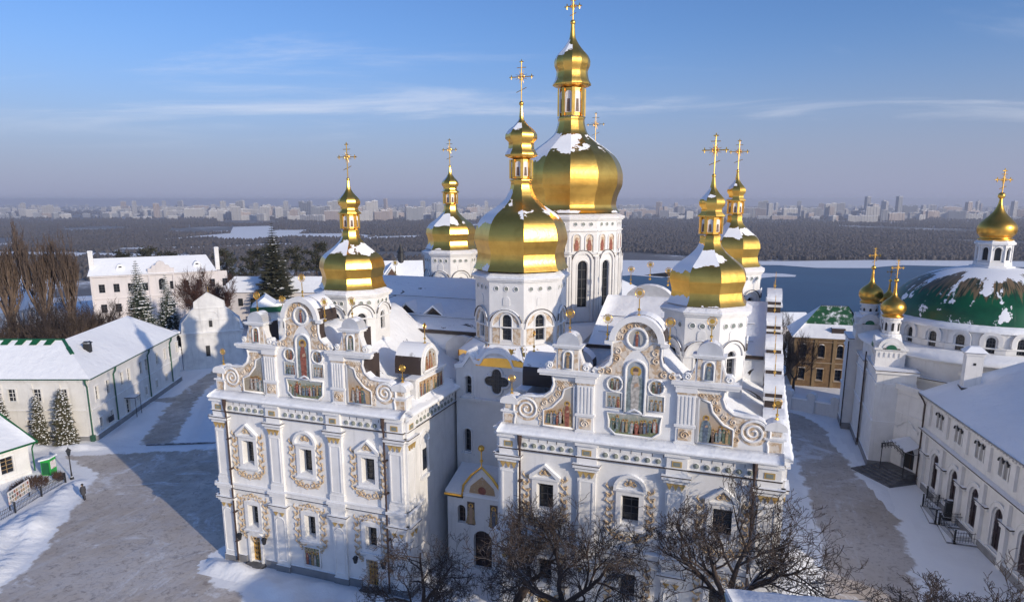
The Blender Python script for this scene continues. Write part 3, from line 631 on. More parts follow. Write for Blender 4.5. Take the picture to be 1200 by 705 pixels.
# entrance porch between the blocks
pr = MB(frame((-19.75, 47.6, 0), (1,0), (0,-1)))
wall(pr, -3.1, 3.1, 0, 6.2, [(-2.2,-1.5,4.0,5.6,True), (-.8,.8,.2,3.6,True), (1.5,2.2,4.0,5.6,True)], .5)
pr.prism([(-3.1,6.2),(-1.7,6.2),(-1.5,7.3),(-.8,8.2),(0,9.0),(.8,8.2),(1.5,7.3),(1.7,6.2),(3.1,6.2),(3.1,6.205),(-3.1,6.205)][:9]+[(3.1,6.2)], -.4, 0)
po = pr.build('porch', M['white'], cath)
g = MB(frame((-19.75, 47.6, 0), (1,0), (0,-1)))
g.tube([(-3.3,.1,6.45),(-1.75,.1,6.45),(-1.6,.1,7.4),(-.9,.1,8.35),(0,.1,9.15),(.9,.1,8.35),(1.6,.1,7.4),(1.75,.1,6.45),(3.3,.1,6.45)], .11, 6); g.tube([(0,.1,9.1),(0,.1,10.7)], .05, 5); g.sphere((0,.1,9.7), .14); g.sphere((0,.1,10.75), .27, 10, 6); g.build('gilded_edge', M['goldp'], po)
for h in ((-2.2,-1.5,4.0,5.6,True), (-.8,.8,.2,3.6,True), (1.5,2.2,4.0,5.6,True)):
    q = MB(frame((-19.75, 47.6, 0), (1,0), (0,-1))); pane(q, h, -.45, (1,3)); q.build('window', [M['glass2'], M['i_brn']], po)
fg = MB(frame((-19.75, 47.6, 0), (1,0), (0,-1))); fg.prism([(-1.2,6.5),(1.2,6.5),(1.0,7.4),(0,8.3),(-1.0,7.4)], .0, .03, 0); fg.prism([(.35*cos(a*PI/6),7.1+.35*sin(a*PI/6)) for a in range(12)], .03,.05,3)
for k in (-1,1): fg.prism([(k*1.0-.32,4.0),(k*1.0+.32,4.0),(k*1.0+.32,6.0),(k*1.0-.32,6.0)], .0,.03,8); fig(fg, k*1.0, 4.1, 1.75, .03, 3+k, 5)
fg.build('painted_panel', FIGM('i_gold'), po)
rs = MB(); rs.box(-23.0,-16.4,47.55,51,6.45,6.75); 
rs.poly([(-23.0,47.4,6.76),(-16.4,47.4,6.76),(-16.4,51,7.9),(-23.0,51,7.9)]); rs.build('snow_load', M['snow'], po)
sd = MB()
for x in (-22.85,-16.65): sd.poly([(x,47.6,0),(x,51,0),(x,51,6.44),(x,47.6,6.44)])
sd.build('porch_wall', M['white'], po)
# ------------------------------------------------------------------ domes
def onion_cross(base, h, parent, s=1.0, ang=0.0, name='cross', m='goldp'):
    x, y, z = base; T = frame((x, y, z), (cos(ang), sin(ang)), (-sin(ang), cos(ang))); c = MB(T); t = .042*s
    c.tube([(0,0,0),(0,0,h)], t, 6)
    zc = h*.64; w = h*.27
    c.tube([(-w,0,zc),(w,0,zc)], t, 6)
    for (u, q) in ((-w,zc),(w,zc),(0,h)):
        for a in range(4): c.tube([(u,0,q),(u+t*4.2*cos(a*PI/2),0,q+t*4.2*sin(a*PI/2))], [t*1.3,t*.9], 5)
    for a in range(8):
        an = PI/8+a*PI/4; c.tube([(0,0,zc),(w*.62*cos(an),0,zc+w*.62*sin(an))], [t*.8,t*.25], 4)
    c.tube([(w*.28*cos(a*PI/8),0,zc+w*.28*sin(a*PI/8)) for a in range(17)], t*.7, 4)
    c.tube([(-w*.45,0,h*.86),(w*.45,0,h*.86)], t*.7, 5); c.tube([(-w*.5,0,h*.27),(w*.5,0,h*.38)], t*.7, 5)
    c.T = None
    return c.build(name, M[m], parent)
def dome(cx, cy, bulb, zl, ball, cz, drum, winz, parent, roundz, ww=.42, lowz=None, main=False):
    n = 12 if main else 8; ph = PI/n
    q = MB(); q.lathe(cx, cy, bulb, n, ph, 0, .28); o = q.build('dome', M['gold'], parent); q.sharpen(o, n, [bulb[k][0] for k in range(1, len(bulb)-1) if (bulb[k][1] > 2 and (bulb[k][1] >= bulb[k-1][1] and bulb[k][1] > bulb[k+1][1] or bulb[k][1] <= bulb[k-1][1] and bulb[k][1] < bulb[k+1][1]))])
    s = bulb[-1][1]
    b = MB(); b.sphere((cx,cy,ball[0]), ball[1], 12, 8); b.build('finial_ball', M['goldp'], o, True)
    onion_cross((cx,cy,ball[0]), cz-ball[0], o, 1.0 + .5*main)
    # lantern: eight posts with little niches
    ln = MB(); r = zl[2]
    ln.lathe(cx, cy, [(zl[0], r*.86), (zl[1], r*.86)], 8, PI/8, 0)
    for k in range(8):
        a = PI/8+k*PI/4; F = frame((cx+r*cos(a), cy+r*sin(a), 0), (-sin(a), cos(a)), (cos(a), sin(a))); ln.T = F; ln.box(-.1*r-.02, .1*r+.02, -.12, .02, zl[0], zl[1], 1)
        a = k*PI/4; ap = r*.86*cos(PI/8); F = frame((cx+ap*cos(a), cy+ap*sin(a), 0), (-sin(a), cos(a)), (cos(a), sin(a))); ln.T = F; hw = r*.29; hh = zl[1]-zl[0]
        ln.prism([(-hw, zl[0]+hh*.12), *arc(-hw, hw, zl[1]-hh*.1-hw, 6), (hw, zl[0]+hh*.12)], .01, .04, 2)
        ln.prism([(-hw*.45, zl[0]+hh*.14),(hw*.45, zl[0]+hh*.14),(hw*.3, zl[0]+hh*.6),(-hw*.3, zl[0]+hh*.6)], .04, .06, 3)
    ln.T = None; ln.build('lantern', [M['gold'], M['goldp'], M['white'], M['i_brn']], o)
    # octagonal drum with arched windows
    z0, z1, Rr = drum; ap = Rr*cos(ph); hw = Rr*sin(ph)
    d = MB(); wn = []
    for k in range(n):
        a = k*2*PI/n; F = frame((cx+ap*cos(a), cy+ap*sin(a), 0), (-sin(a), cos(a)), (cos(a), sin(a))); d.T = F
        h = (-ww, ww, winz[0], winz[1], True)
        wall(d, -hw, hw, z0, z1, [h], .3, 0)
        ring(d, outline(h, .1), .05, 4, 0, .02)
        big = (-hw*.86, hw*.86, z0+.05, winz[1]+hw*.5, True)
        O = outline(big); I = outline(h, .16)
        if not main:                                         # beige painted field and dark-topped archivolt
            if lowz: 
                for s in (-1, 1): d.prism([(s*(ww+.18), z0+.1),(s*hw*.82, z0+.1),(s*hw*.82, lowz),(s*(ww+.18), lowz)], .0, .03, 1)
                A = arc(-hw*.8, hw*.8, lowz+.06, 12); B = arc(-ww-.2, ww+.2, max(lowz+.06, winz[1]-ww), 12)
                for i in range(12): d.prism([A[i], A[i+1], B[i+1], B[i]], 0, .03, 1)
                zz = lowz+.06
            else: zz = winz[1]-ww
            A = arc(-hw*.93, hw*.93, zz, 14); B = arc(-hw*.8, hw*.8, zz, 14)
            for i in range(14): d.prism([A[i], A[i+1], B[i+1], B[i]], 0, .14, 0)
            d.tube([(u*1.03, .16, z+.06) for u, z in A[1:-1]], .05, 4, 2)
            d.box(-hw*.95, hw*.95, 0, .12, zz-.12, zz-.01, 0); d.box(-hw, hw, 0, .16, z0, z0+.12, 0)
        else:
            A = arc(-hw*.78, hw*.78, 24.0, 14); B = arc(-hw*.62, hw*.62, 24.0, 14)
            for i in range(14): d.prism([A[i], A[i+1], B[i+1], B[i]], 0, .2, 0)
            d.tube([(u*1.02, .22, z+.05) for u, z in A[1:-1]], .05, 4, 2)
            for s in (-1, 1): d.box(min(s*hw*.62, s*hw*.78), max(s*hw*.62, s*hw*.78), 0, .2, z0, 24.0, 0); d.tube([(s*hw*.93, .12, z0), (s*hw*.93, .12, 24.5)], .16, 6, 0)
            for s in (-1, 1):                                 # saints in niches
                nk = (s*hw*.46-.36, s*hw*.46+.36, 25.05, 26.7, True); d.prism(outline(nk), .0, .02, 1); ring(d, outline(nk, .06), .07, 4, 0, .05)
                c = s*hw*.46; d.prism([(c-.2,25.1),(c+.2,25.1),(c+.22,25.7),(c+.1,26.15),(c-.1,26.15),(c-.22,25.7)], .02, .07, 4); d.prism([(c+.1*cos(t*PI/4), 26.28+.13*sin(t*PI/4)) for t in range(8)], .03, .08, 5)
            d.box(-hw, hw, 0, .14, 24.75, 24.95, 0); d.box(-hw, hw, 0, .14, 27.0, 27.12, 0)
        nr = 3
        for i in range(nr):
            u = (i-(nr-1)/2)*hw*1.7/nr; d.prism([(u+.15*cos(t*PI/4), roundz+.15*sin(t*PI/4)) for t in range(8)], .0, .05, 3); d.tube([(u+.2*cos(t*PI/5), .03, roundz+.2*sin(t*PI/5)) for t in range(11)], .035, 4, 0)
        if not main and z1-winz[1] > 2.4: d.prism(outline((-.3,.3,winz[1]+.75,winz[1]+1.5,True)), 0, .05, 0)
        wn.append((F, h))
    d.T = None
    for dz, e in ((.0,.16),(.14,.30)): d.lathe(cx, cy, [(z1+dz-.14,Rr),(z1+dz-.14,Rr+e),(z1+dz,Rr+e),(z1+dz,Rr)], n, ph, 0)
    d.lathe(cx, cy, [(z1+.14, Rr+.34), (z1+.2, Rr+.36), (z1+.55, bulb[-1][1]*.9)], n, ph, 6)
    dr = d.build('drum', [M['white'], M['relief'], M['brown'], M['bluegrey'], M['i_red'], M['skin'], M['snow']], o)
    for F, h in wn:
        q = MB(F); pane(q, h, -.26, (1,4)); q.build('drum_window', [M['glass'], M['bars']], o)
    return o
dome(NX, NY, [(37.79,.1),(36.6,.22),(36.13,.58),(35.79,1.02),(35.38,1.33),(35.03,1.34),(34.76,1.06),(34.48,1.06),(34.21,1.1),(33.79,1.36),(33.65,1.36),(33.5,1.05),(33.4,.68),(31.78,.68),(31.7,1.02),(31.56,.86),(30.92,.96),(30.21,1.3),(29.79,1.71),(29.36,2.31),(28.93,2.99),(28.35,3.55),(27.85,3.80),(27.27,3.96),(26.75,4.03),(26.2,3.88),(25.65,3.74),(25.1,3.79),(24.7,3.92),(24.3,4.14)], (31.8,33.35,.98), (37.85,.2), 41.1, (18.15,23.6,3.95), (18.6,20.75), cath, 22.9, .42, 19.7)
dome(-19.3, 71.5, [(47.46,.18),(46.09,.31),(45.52,.62),(45.03,1.0),(44.38,1.6),(43.8,1.84),(43.39,1.81),(42.9,1.59),(42.65,1.59),(41.99,1.75),(41.66,1.96),(41.49,1.96),(41.33,1.44),(41.2,1.0),(38.46,1.0),(38.39,1.48),(38.14,1.36),(37.37,1.5),(36.69,1.82),(35.84,2.83),(35.15,3.84),(34.46,4.62),(33.77,5.1),(32.9,5.42),(32.11,5.48),(31.41,5.4),(30.8,5.13),(30.27,4.95),(29.56,4.85),(29.1,5.0),(28.8,5.35)], (38.5,41.2,1.42), (47.54,.27), 49.9, (17.9,28.2,5.5), (19.4,24.1), cath, 27.7, .5, main=True)
SM = [(0,.1),(-.76,.22),(-1.17,.51),(-1.5,.82),(-1.75,.94),(-1.98,.9),(-2.18,.73),(-2.45,.75),(-2.66,.97),(-2.75,.97),(-2.82,.52),(-3.97,.52),(-4.05,.76),(-4.41,.72),(-4.91,.92),(-5.34,1.32),(-5.69,1.76),(-6.05,2.25),(-6.42,2.58),(-6.78,2.72),(-7.15,2.77),(-7.55,2.64),(-7.95,2.55),(-8.3,2.60),(-8.6,2.73),(-8.82,2.90)]
def small(cx, cy, zt, drumb, cz, winz, rz, k=1.0, lowz=None):
    dome(cx, cy, [(zt+z, r*k) for z, r in SM], (zt-3.95, zt-2.8, .8*k), (zt+.06,.14), cz, (drumb, zt-9.35, 3.0*k), winz, cath, rz, .36, lowz)
small(-32.5, 50, 31.66, 17.5, 34.5, (19.4,20.9), 21.75)
small(-3.4, 51, 31.64, 15.6, 34.4, (17.7,19.7), 21.5, 1.02)
small(-32.5, 70, 33.6, 18, 36.4, (20.5,21.8), 23.6)
small(-2.5, 70, 32.7, 17.5, 35.5, (19.6,21.0), 22.8, .98)
small(-21.5, 92, 37.3, 20, 41.2, (23,25), 27.2, 1.0)
# plain apse body under the easternmost dome
w = MB(); w.lathe(-21.5, 88, [(0,9.5),(17.5,9.5),(17.6,9.8),(20.5,3.2)], 16, 0); w.build('apse', M['white'], cath)
# ================================================================== REFECTORY CHURCH (green dome)
ref = empty('refectory_church', (22, 90, 0), 'white church with a wide green snow streaked dome and a long arcaded wing', 'church')
d1 = (.1614, -.9869); n1 = (-.9869, -.1614); WA = (17.77, 80.45)
TW = frame((*WA, 0), d1, n1)                      # wing wall: u runs toward the camera
HW = MB(TW); WL = 30
ah = [(2.15+k*4.22+1.1, 2.15+k*4.22+2.75, 1.0, 4.65, True) for k in range(7)]
dh = [(2.3+k*4.22+o, 2.3+k*4.22+o+.62, 7.25, 8.8, True) for k in range(7) for o in (.45, 1.25, 2.05)]
wall(HW, 0, WL, 0, 9.9, ah+dh, .10); HW.T = None
a = TW(WL,0,0); bq = TW(WL,-18,0); HW.poly([(a[0],a[1],0),(bq[0],bq[1],0),(bq[0],bq[1],9.9),(a[0],a[1],9.9)])
HW.build('wing_wall', M['white'], ref)
for h in ah:
    q = MB(TW); pane(q, h, -.085, (2,4)); o = q.build('arched_window', [M['glass2'], M['glass2']], ref)
    f = MB(TW); A = arc(h[0]-.5, h[1]+.5, 3.85, 12); B = arc(h[0]-.14, h[1]+.14, 3.85, 12)
    for i in range(12): f.prism([A[i], A[i+1], B[i+1], B[i]], 0, .2, 0)
    f.tube([(u, .2, z+.02) for u, z in arc(h[0]-.55, h[1]+.55, 3.85, 12)], .05, 4, 0)
    for s0, s1 in ((h[0]-.36, h[0]-.14), (h[1]+.14, h[1]+.36)): f.box(s0, s1, 0, .18, .94, 3.86, 0)
    f.box(h[0]-.4, h[1]+.4, 0, .25, .78, .95, 0); f.build('window_frame', M['white'], o)
for h in dh:
    q = MB(TW); pane(q, h, -.09, (0,0)); o = q.build('small_arched_niche', [M['shadeniche']], ref)
    f = MB(TW); ring(f, arc(h[0]-.08, h[1]+.08, 8.5, 8), .09, 4, d=.06); f.build('window_frame', M['iron'], o)
q = MB(TW)
for k in range(8):
    u = 1.2+k*4.22; q.box(u-.35, u+.35, 0, .3, .0, 5.9, 0); q.box(u-.5, u+.5, 0, .42, 3.6, 3.9, 0); q.box(u-1.1, u+1.1, 0, .2, 3.62, 3.85, 0); q.box(u-1.05, u+1.05, 0, .36, 3.852, 3.98, 1); q.box(u-.4, u+.4, 0, .25, 7.0, 9.4, 0)
q.box(0, WL, 0, .3, 5.9, 6.15, 0); q.box(0, WL, 0, .48, 6.15, 6.38, 0); q.box(0, WL, .0, .56, 6.24, 6.345, 1); q.box(0, WL, 0, .25, 9.3, 9.45, 0); q.box(0, WL, 0, .5, 9.7, 9.95, 0); q.box(0, WL, 0, .28, 0, .7, 2)
for k in range(60): q.box(.3+k*.5, .5+k*.5, .25, .4, 9.46, 9.7, 0)
q.build('arcade_moulding', [M['white'], M['brown'], M['grey']], ref)
r = MB(TW); P0 = [(-.5,.75,10.05),(WL,.75,10.05),(WL,-9,15.0),(2.5,-9,15.0)]
rows = []
for i in range(13):
    t = i/12; rows.append(r.pts([( -.5*(1-s)+2.5*s + (WL-(-.5*(1-s)+2.5*s))*t, .75-9.75*s, 10.05+5.0*s+.12*sin(i*1.9+s*5)*min(1,s*4)*(1-s)) for s in (0,.1,.3,.5,.7,.9,1)] + [(2.5+(WL-2.5)*t,-18,10.0)]))
for x, y in zip(rows, rows[1:]):
    for k in range(7): r.face((x[k], x[k+1], y[k+1], y[k]))
r.face(rows[0]); r.face(rows[-1][::-1]); r.build('wing_roof', M['snow'], ref, True)
q = MB(TW); q.tube([(-.4,.78,10.0),(WL,.78,10.0)], .09, 6); q.build('gutter', M['grey'], ref)
DC = (25.8, 95.0)
# entrance bay beside the wing and the stepped piers of the church body
BW = MB()
def corner_pier(x0, x1, y0, y1, h, mb=BW):
    mb.box(x0, x1, y0, y1, 0, h, 0)
    for z, e in ((h, .22), (h-1.4, .12), (5.6, .12)): mb.box(x0-e, x1+e, y0-e, y1+e, z-.28, z, 0)
    mb.box(x0-.24, x1+.24, y0-.24, y1+.24, h+.002, h+.09, 1); mb.box(x0-.1, x1+.1, y0-.1, y1+.1, 0, .9, 2)
corner_pier(11.9, 16.5, 97.5, 102.5, 12.3); corner_pier(13.0, 17.0, 91.4, 97.3, 10.8); corner_pier(13.3, 17.2, 83.6, 91.2, 11.4)
BW.build('church_wall', [M['white'], M['brown'], M['grey']], ref)
eb = MB(); p = [(14.4,85.2),(17.77,80.45)]; ux, uy = (p[1][0]-p[0][0]), (p[1][1]-p[0][1]); ll = math.hypot(ux, uy); ue = (ux/ll, uy/ll); TE = frame((*p[0], 0), ue, (ue[1], -ue[0])); 
if TE(0,1,0)[0] > p[0][0]: TE = frame((*p[0], 0), ue, (-ue[1], ue[0]))
eb.T = TE; wall(eb, 0, ll, 0, 10.2, [(3.4,5.1,.9,3.5,True)], .5, 0); eb.box(0, ll, 0, .3, 9.6, 10.2, 0); eb.box(.3, ll-.3, 0, .1, 6.9, 7.0, 0); eb.box(.3, ll-.3, 0, .1, 9.0, 9.1, 0)
for u in (.3, ll-.4): eb.box(u, u+.1, 0, .1, 6.9, 9.1, 0)
eb.tube([(2.4,.1,5.2),(2.4,.1,5.5),(2.9,.1,5.7),(3.3,.1,6.15),(3.8,.1,6.3),(4.3,.1,6.15),(4.7,.1,5.7),(5.2,.1,5.5),(5.2,.1,5.2)], .1, 5)
eb.build('entrance_wall', M['white'], ref)
dr = MB(TE); pane(dr, (3.4,5.1,.9,3.5,True), -.46, (1,0)); dr.build('entrance_door', [M['dark'], M['wood']], ref)
TE0 = TE; TE = frame(TE0(1.35, 0, -.25), ue, (TE0(0,1,0)[0]-TE0(0,0,0)[0], TE0(0,1,0)[1]-TE0(0,0,0)[1]))
cn = MB(TE)
for s in (0, 1): cn.poly([(1.3,2.1,3.9),(2.9,2.3,4.6),(2.9,.1,5.0),(1.3,.1,4.3)] if s == 0 else [(2.9,2.3,4.6),(4.5,2.1,3.9),(4.5,.1,4.3),(2.9,.1,5.0)])
ca = cn.build('canopy', M['snow'], ref)
ci = MB(TE)
for u in (1.35, 4.45): ci.tube([(u,2.05,.9),(u,2.05,3.9)], .05, 5); ci.tube([(u,.1,3.4),(u,1.0,3.5),(u,2.0,3.85)], .04, 5)
for u0, u1, z0, z1 in ((1.3,2.9,3.9,4.6),(2.9,4.5,4.6,3.9)):
    for k in range(9):
        t = k/8; u = u0+(u1-u0)*t; z = z0+(z1-z0)*t; ci.tube([(u,2.12+.2*0,z),(u,2.14,z-.55-.12*(k % 2))], .03, 4)
    ci.tube([(u0,2.13,z0-.05),(u1,2.13,z1-.05)], .06, 5); ci.tube([(u0,2.13,z0-.4),(u1,2.13,z1-.4)], .03, 4)
for k in range(6): ci.tube([(1.32,.2+k*.35,4.2-k*.05),(1.32,.2+k*.35,3.7-k*.05)], .03, 4); ci.tube(spiral((1.6+k*.5,4.1+.5*(1-abs(k-2.5)/2.5)), .16,.05,1.2,0,10,2.16), .025, 4)
ci.build('canopy_ironwork', M['iron'], ca)
TE = TE0; stp = MB(TE)
for k in range(6): stp.box(.6+k*.22, 6.2-k*.1, .0, 4.0-k*.5, .0 if k == 0 else .15*k+.001, .15*(k+1))
stp.build('entrance_steps', M['step'], ref)
for x, y in ((11.75,97.4),(13.05,91.2)): pp = MB(); pp.tube([(x,y,12.0),(x,y,.4)], .09, 6); pp.build('downpipe', M['pipe'], ref)
pp = MB(TW); pp.tube([(-.2,.8,9.95),(-.2,.35,9.3),(.35,.3,8.9),(.35,.3,.5)], .09, 6); pp.build('downpipe', M['pipe'], ref)
# round body, gallery with arched windows, dome
rb = MB(); rb.lathe(*DC, [(0,12.6),(10.2,12.6),(10.25,12.8),(10.6,12.95),(10.65,12.6),(12.6,12.6),(12.7,12.9),(13.0,12.9)], 32, 0, 0); rb.lathe(*DC, [(10.61,13.05),(10.7,13.05),(10.72,12.5)], 32, 0, 1)
rb.build('church_wall', [M['white'], M['brown']], ref)
sk = MB(); sk.lathe(*DC, [(12.95,13.25),(13.1,13.3),(13.55,12.2),(13.9,10.9)], 48, 0, 0); sk.build('skirt_roof', M['snow'], ref, True)
gl = MB(); NG = 24; Rg = 10.75; apg = Rg*cos(PI/NG); hwg = Rg*sin(PI/NG); gws = []
for k in range(NG):
    a = 2*PI*k/NG+.08; F = frame((DC[0]+apg*cos(a), DC[1]+apg*sin(a), 0), (-sin(a), cos(a)), (cos(a), sin(a))); gl.T = F
    h = (-.42,.42,13.95,15.7,True); wall(gl, -hwg, hwg, 13.6, 16.2, [h], .3, 0)
    A = arc(-1.05, 1.05, 15.35, 12); B = arc(-.62, .62, 15.35, 12)
    for i in range(12): gl.prism([A[i], A[i+1], B[i+1], B[i]], -.9, .3, 0)
    for s in (-1,1): gl.box(min(s*.62,s*1.05), max(s*.62,s*1.05), 0, .3, 14.7, 15.35, 0)
    gl.box(-hwg, hwg, 0, .12, 13.6, 13.8, 1); gl.box(-hwg-.01, hwg+.01, 0, .14, 14.45, 14.6, 0); gws.append((F, h))
gl.T = None; go = gl.build('gallery', [M['white'], M['greensnow']], ref)
for F, h in gws: q = MB(F); pane(q, h, -.27, (2,4)); q.build('gallery_window', [M['glass'], M['bars']], go)
gsn = MB(); gsn.lathe(*DC, [(16.15,10.95),(16.35,11.0),(16.7,10.4),(17.0,10.0)], 48, 0, 0); gsn.build('snow_ledge', M['snow'], go, True)
def mat_greendome():
    m, t, b = nt('green_dome_sheet'); g = geo(t)
    vs = N(t, 'ShaderNodeVectorMath', operation='SUBTRACT'); L(t, g.outputs['Position'], vs.inputs[0]); vs.inputs[1].default_value = (*DC, 16)
    s = N(t, 'ShaderNodeSeparateXYZ'); L(t, vs.outputs[0], s.inputs[0])
    an = math_(t, 'ARCTAN2', s.outputs[1], s.outputs[0]); cv = N(t, 'ShaderNodeCombineXYZ'); L(t, math_(t, 'MULTIPLY', an, 15.0), cv.inputs[0]); L(t, math_(t, 'MULTIPLY', s.outputs[2], .22), cv.inputs[1])
    st = noise(t, 1.6, 4, .6, cv.outputs[0])                       # streaks down the meridians
    gr = mix(t, rng_map(t, noise(t, .8, 4), .35, .7), (.007,.10,.04), (.005,.07,.03))
    k = math_(t, 'ADD', math_(t, 'MULTIPLY', s.outputs[2], .15), math_(t, 'MULTIPLY', st, .75))
    bare = rng_map(t, k, .93, .99); bc = mix(t, rng_map(t, noise(t, 3, 3, .5, cv.outputs[0]), .42, .56), (.022,.04,.022), (.22,.15,.075))
    col = mix(t, bare, gr, bc)
    sn = math_(t, 'ADD', math_(t, 'MULTIPLY', s.outputs[2], .05), noise(t, .55, 5, .62)); cv2 = N(t, 'ShaderNodeCombineXYZ')
    L(t, math_(t, 'MULTIPLY', an, 3.4), cv2.inputs[0]); L(t, math_(t, 'MULTIPLY', s.outputs[2], .26), cv2.inputs[1])
    sn = math_(t, 'ADD', math_(t, 'ADD', math_(t, 'MULTIPLY', s.outputs[2], .012), rng_map(t, s.outputs[2], 5.2, 6.3, 0, .16)), math_(t, 'ADD', math_(t, 'MULTIPLY', noise(t, 1.1, 6, .65, cv2.outputs[0]), .9), math_(t, 'MULTIPLY', noise(t, .9, 6, .7), .22)))
    f = rng_map(t, sn, .655, .67); col = mix(t, f, col, SNOWC)
    L(t, col, b.inputs['Base Color']); L(t, rng_map(t, f, 0, 1, .38, .65), b.inputs['Roughness'])
    bn = N(t, 'ShaderNodeBump', Strength=.3, Distance=.08); L(t, math_(t, 'ADD', f, math_(t, 'MULTIPLY', math_(t, 'FRACT', math_(t, 'MULTIPLY', an, 11.5)), .15)), bn.inputs['Height']); L(t, bn.outputs[0], b.inputs['Normal'])
    return m
dm = MB(); dm.lathe(*DC, [(16.3,10.25),(16.8,10.2)] + [(16.9+5.5*sin(t*PI/36), .9+9.25*cos(t*PI/36)) for t in range(1,17)] + [(22.45,1.9)], 64, 0, 0); gdm = dm.build('green_dome', mat_greendome(), ref, True)
lt = MB(); F0 = None
lt.lathe(*DC, [(22.2,2.3),(22.5,2.3),(22.55,1.95),(23.0,1.9)], 8, PI/8, 0)
lw = []
for k in range(8):
    a = k*PI/4; ap = 1.75*cos(PI/8); hw = 1.75*sin(PI/8); F = frame((DC[0]+ap*cos(a), DC[1]+ap*sin(a), 0), (-sin(a), cos(a)), (cos(a), sin(a))); lt.T = F
    h = (-.34,.34,23.2,24.7,True); wall(lt, -hw, hw, 22.9, 25.1, [h], .25, 0); ring(lt, outline(h,.08)[1:-1], .07, 4, 0, .03); lt.tube([(hw,.03,22.9),(hw,.03,25.0)], .1, 6, 0); lw.append((F,h))
lt.T = None; lt.lathe(*DC, [(25.0,1.75),(25.0,2.05),(25.2,2.1),(25.35,1.9),(25.5,1.8)], 8, PI/8, 0); lo = lt.build('lantern', M['white'], gdm)
for F, h in lw: q = MB(F); pane(q, h, -.2, (0,0)); q.build('lantern_window', [M['glass']], gdm)
def onion(cx, cy, z, r, h, parent, cross_h, part='onion_dome', mt='goldm', ang=.35):
    pf = [(0,.80),(.04,.86),(.06,.73),(.10,.79),(.18,.96),(.27,1.0),(.36,.93),(.44,.75),(.50,.52),(.55,.33),(.62,.20),(.72,.14),(.85,.11),(.93,.08),(1.0,.06)] if r < 1.6 else [(0,.86),(.03,.92),(.06,.80),(.10,.84),(.16,.96),(.24,1.0),(.32,.98),(.40,.88),(.48,.70),(.56,.50),(.64,.33),(.72,.22),(.82,.13),(.92,.09),(1.0,.06)]
    q = MB(); q.lathe(cx, cy, [(z+h*a, r*b) for a, b in pf], 28, 0, 0, r*.06); o = q.build(part, M[mt], parent, True)
    b = MB(); b.sphere((cx,cy,z+h*1.02), r*.2, 10, 6); b.build('finial_ball', M['goldp'], o, True); onion_cross((cx,cy,z+h*1.02), cross_h, o, max(.8, r*.75), ang, 'cross', 'goldm')
    return o
M['goldo'] = mat_gold('onion_gilding', False, c=(.80,.45,.09), rough=.34)
onion(*DC, 25.45, 2.0, 5.0, ref, 2.8, mt='goldo')
for x, y, zb, zo, r, big in ((14.75,87.2,11.4,17.0,1.05,1),(13.9,98.4,12.3,17.0,1.15,1),(16.3,100.5,12.3,16.4,.85,0)):
    q = MB()
    if big:
        q.box(x-1.5,x+1.5,y-1.5,y+1.5,zb,zb+2.2,0); q.box(x-1.7,x+1.7,y-1.7,y+1.7,zb+2.0,zb+2.25,0)
        for ux, uy, nx, ny in ((1,0,0,-1),(0,1,-1,0)):
            q.T = frame((x+nx*1.5, y+ny*1.5, 0), (ux,uy), (nx,ny)); A = arc(-1.35,1.35,zb+2.1,14); q.prism([*A], -2.6, .12, 0); q.prism([*arc(-.9,.9,zb+2.1,14)], .12, .2, 0); q.prism(arc(-.55,.55,zb+2.12,10), .2,.26,1)
            for k in range(5): q.box(-1.1+k*.5,-.9+k*.5,.0,.1,zb+1.2,zb+1.7,0)
        q.T = None
    q.lathe(x, y, [(zb+2.2 if big else zb, r*.95+.2),(zb+3.6 if big else zb+2,r*.95+.1),(zb+3.7 if big else zb+2.1,r*.9)], 16, 0, 0)
    q.lathe(x, y, [(zo-2.2,r*.85),(zo-.25,r*.85),(zo-.2,r*1.05),(zo,r*1.05),(zo,r*.8)], 16, 0, 0)
    for k in range(8): a = k*PI/4; q.T = frame((x+r*.85*cos(a), y+r*.85*sin(a), 0), (-sin(a), cos(a)), (cos(a), sin(a))); q.prism(outline((-.13,.13,zo-1.5,zo-.6,True)), .0, .03, 2); ring(q, outline((-.13,.13,zo-1.5,zo-.6,True),.06)[1:-1], .04, 4, 0, .03)
    q.T = None; tw = q.build('turret', [M['white'], M['greensnow'], M['dark']], ref); onion(x, y, zo, r*1.25, r*3.9, ref, r*2.1, mt='goldo')
ch = MB(); x, y = 20.9, 78.5; ch.box(x-.75,x+.75,y-.6,y+.6,11.2,15.2,0); ch.box(x-.85,x+.85,y-.7,y+.7,14.9,15.2,0); ch.taper(x-1.05,x+1.05,y-.9,y+.9,15.22,15.75,.6,1); ch.box(x-.12,x+.12,y-.63,y-.58,13.9,14.15,2); ch.box(x-.9,x+.9,y-.75,y+.75,11.2,11.6,1)
ch.build('chimney', [M['white'], M['brown'], M['dark']], ref)
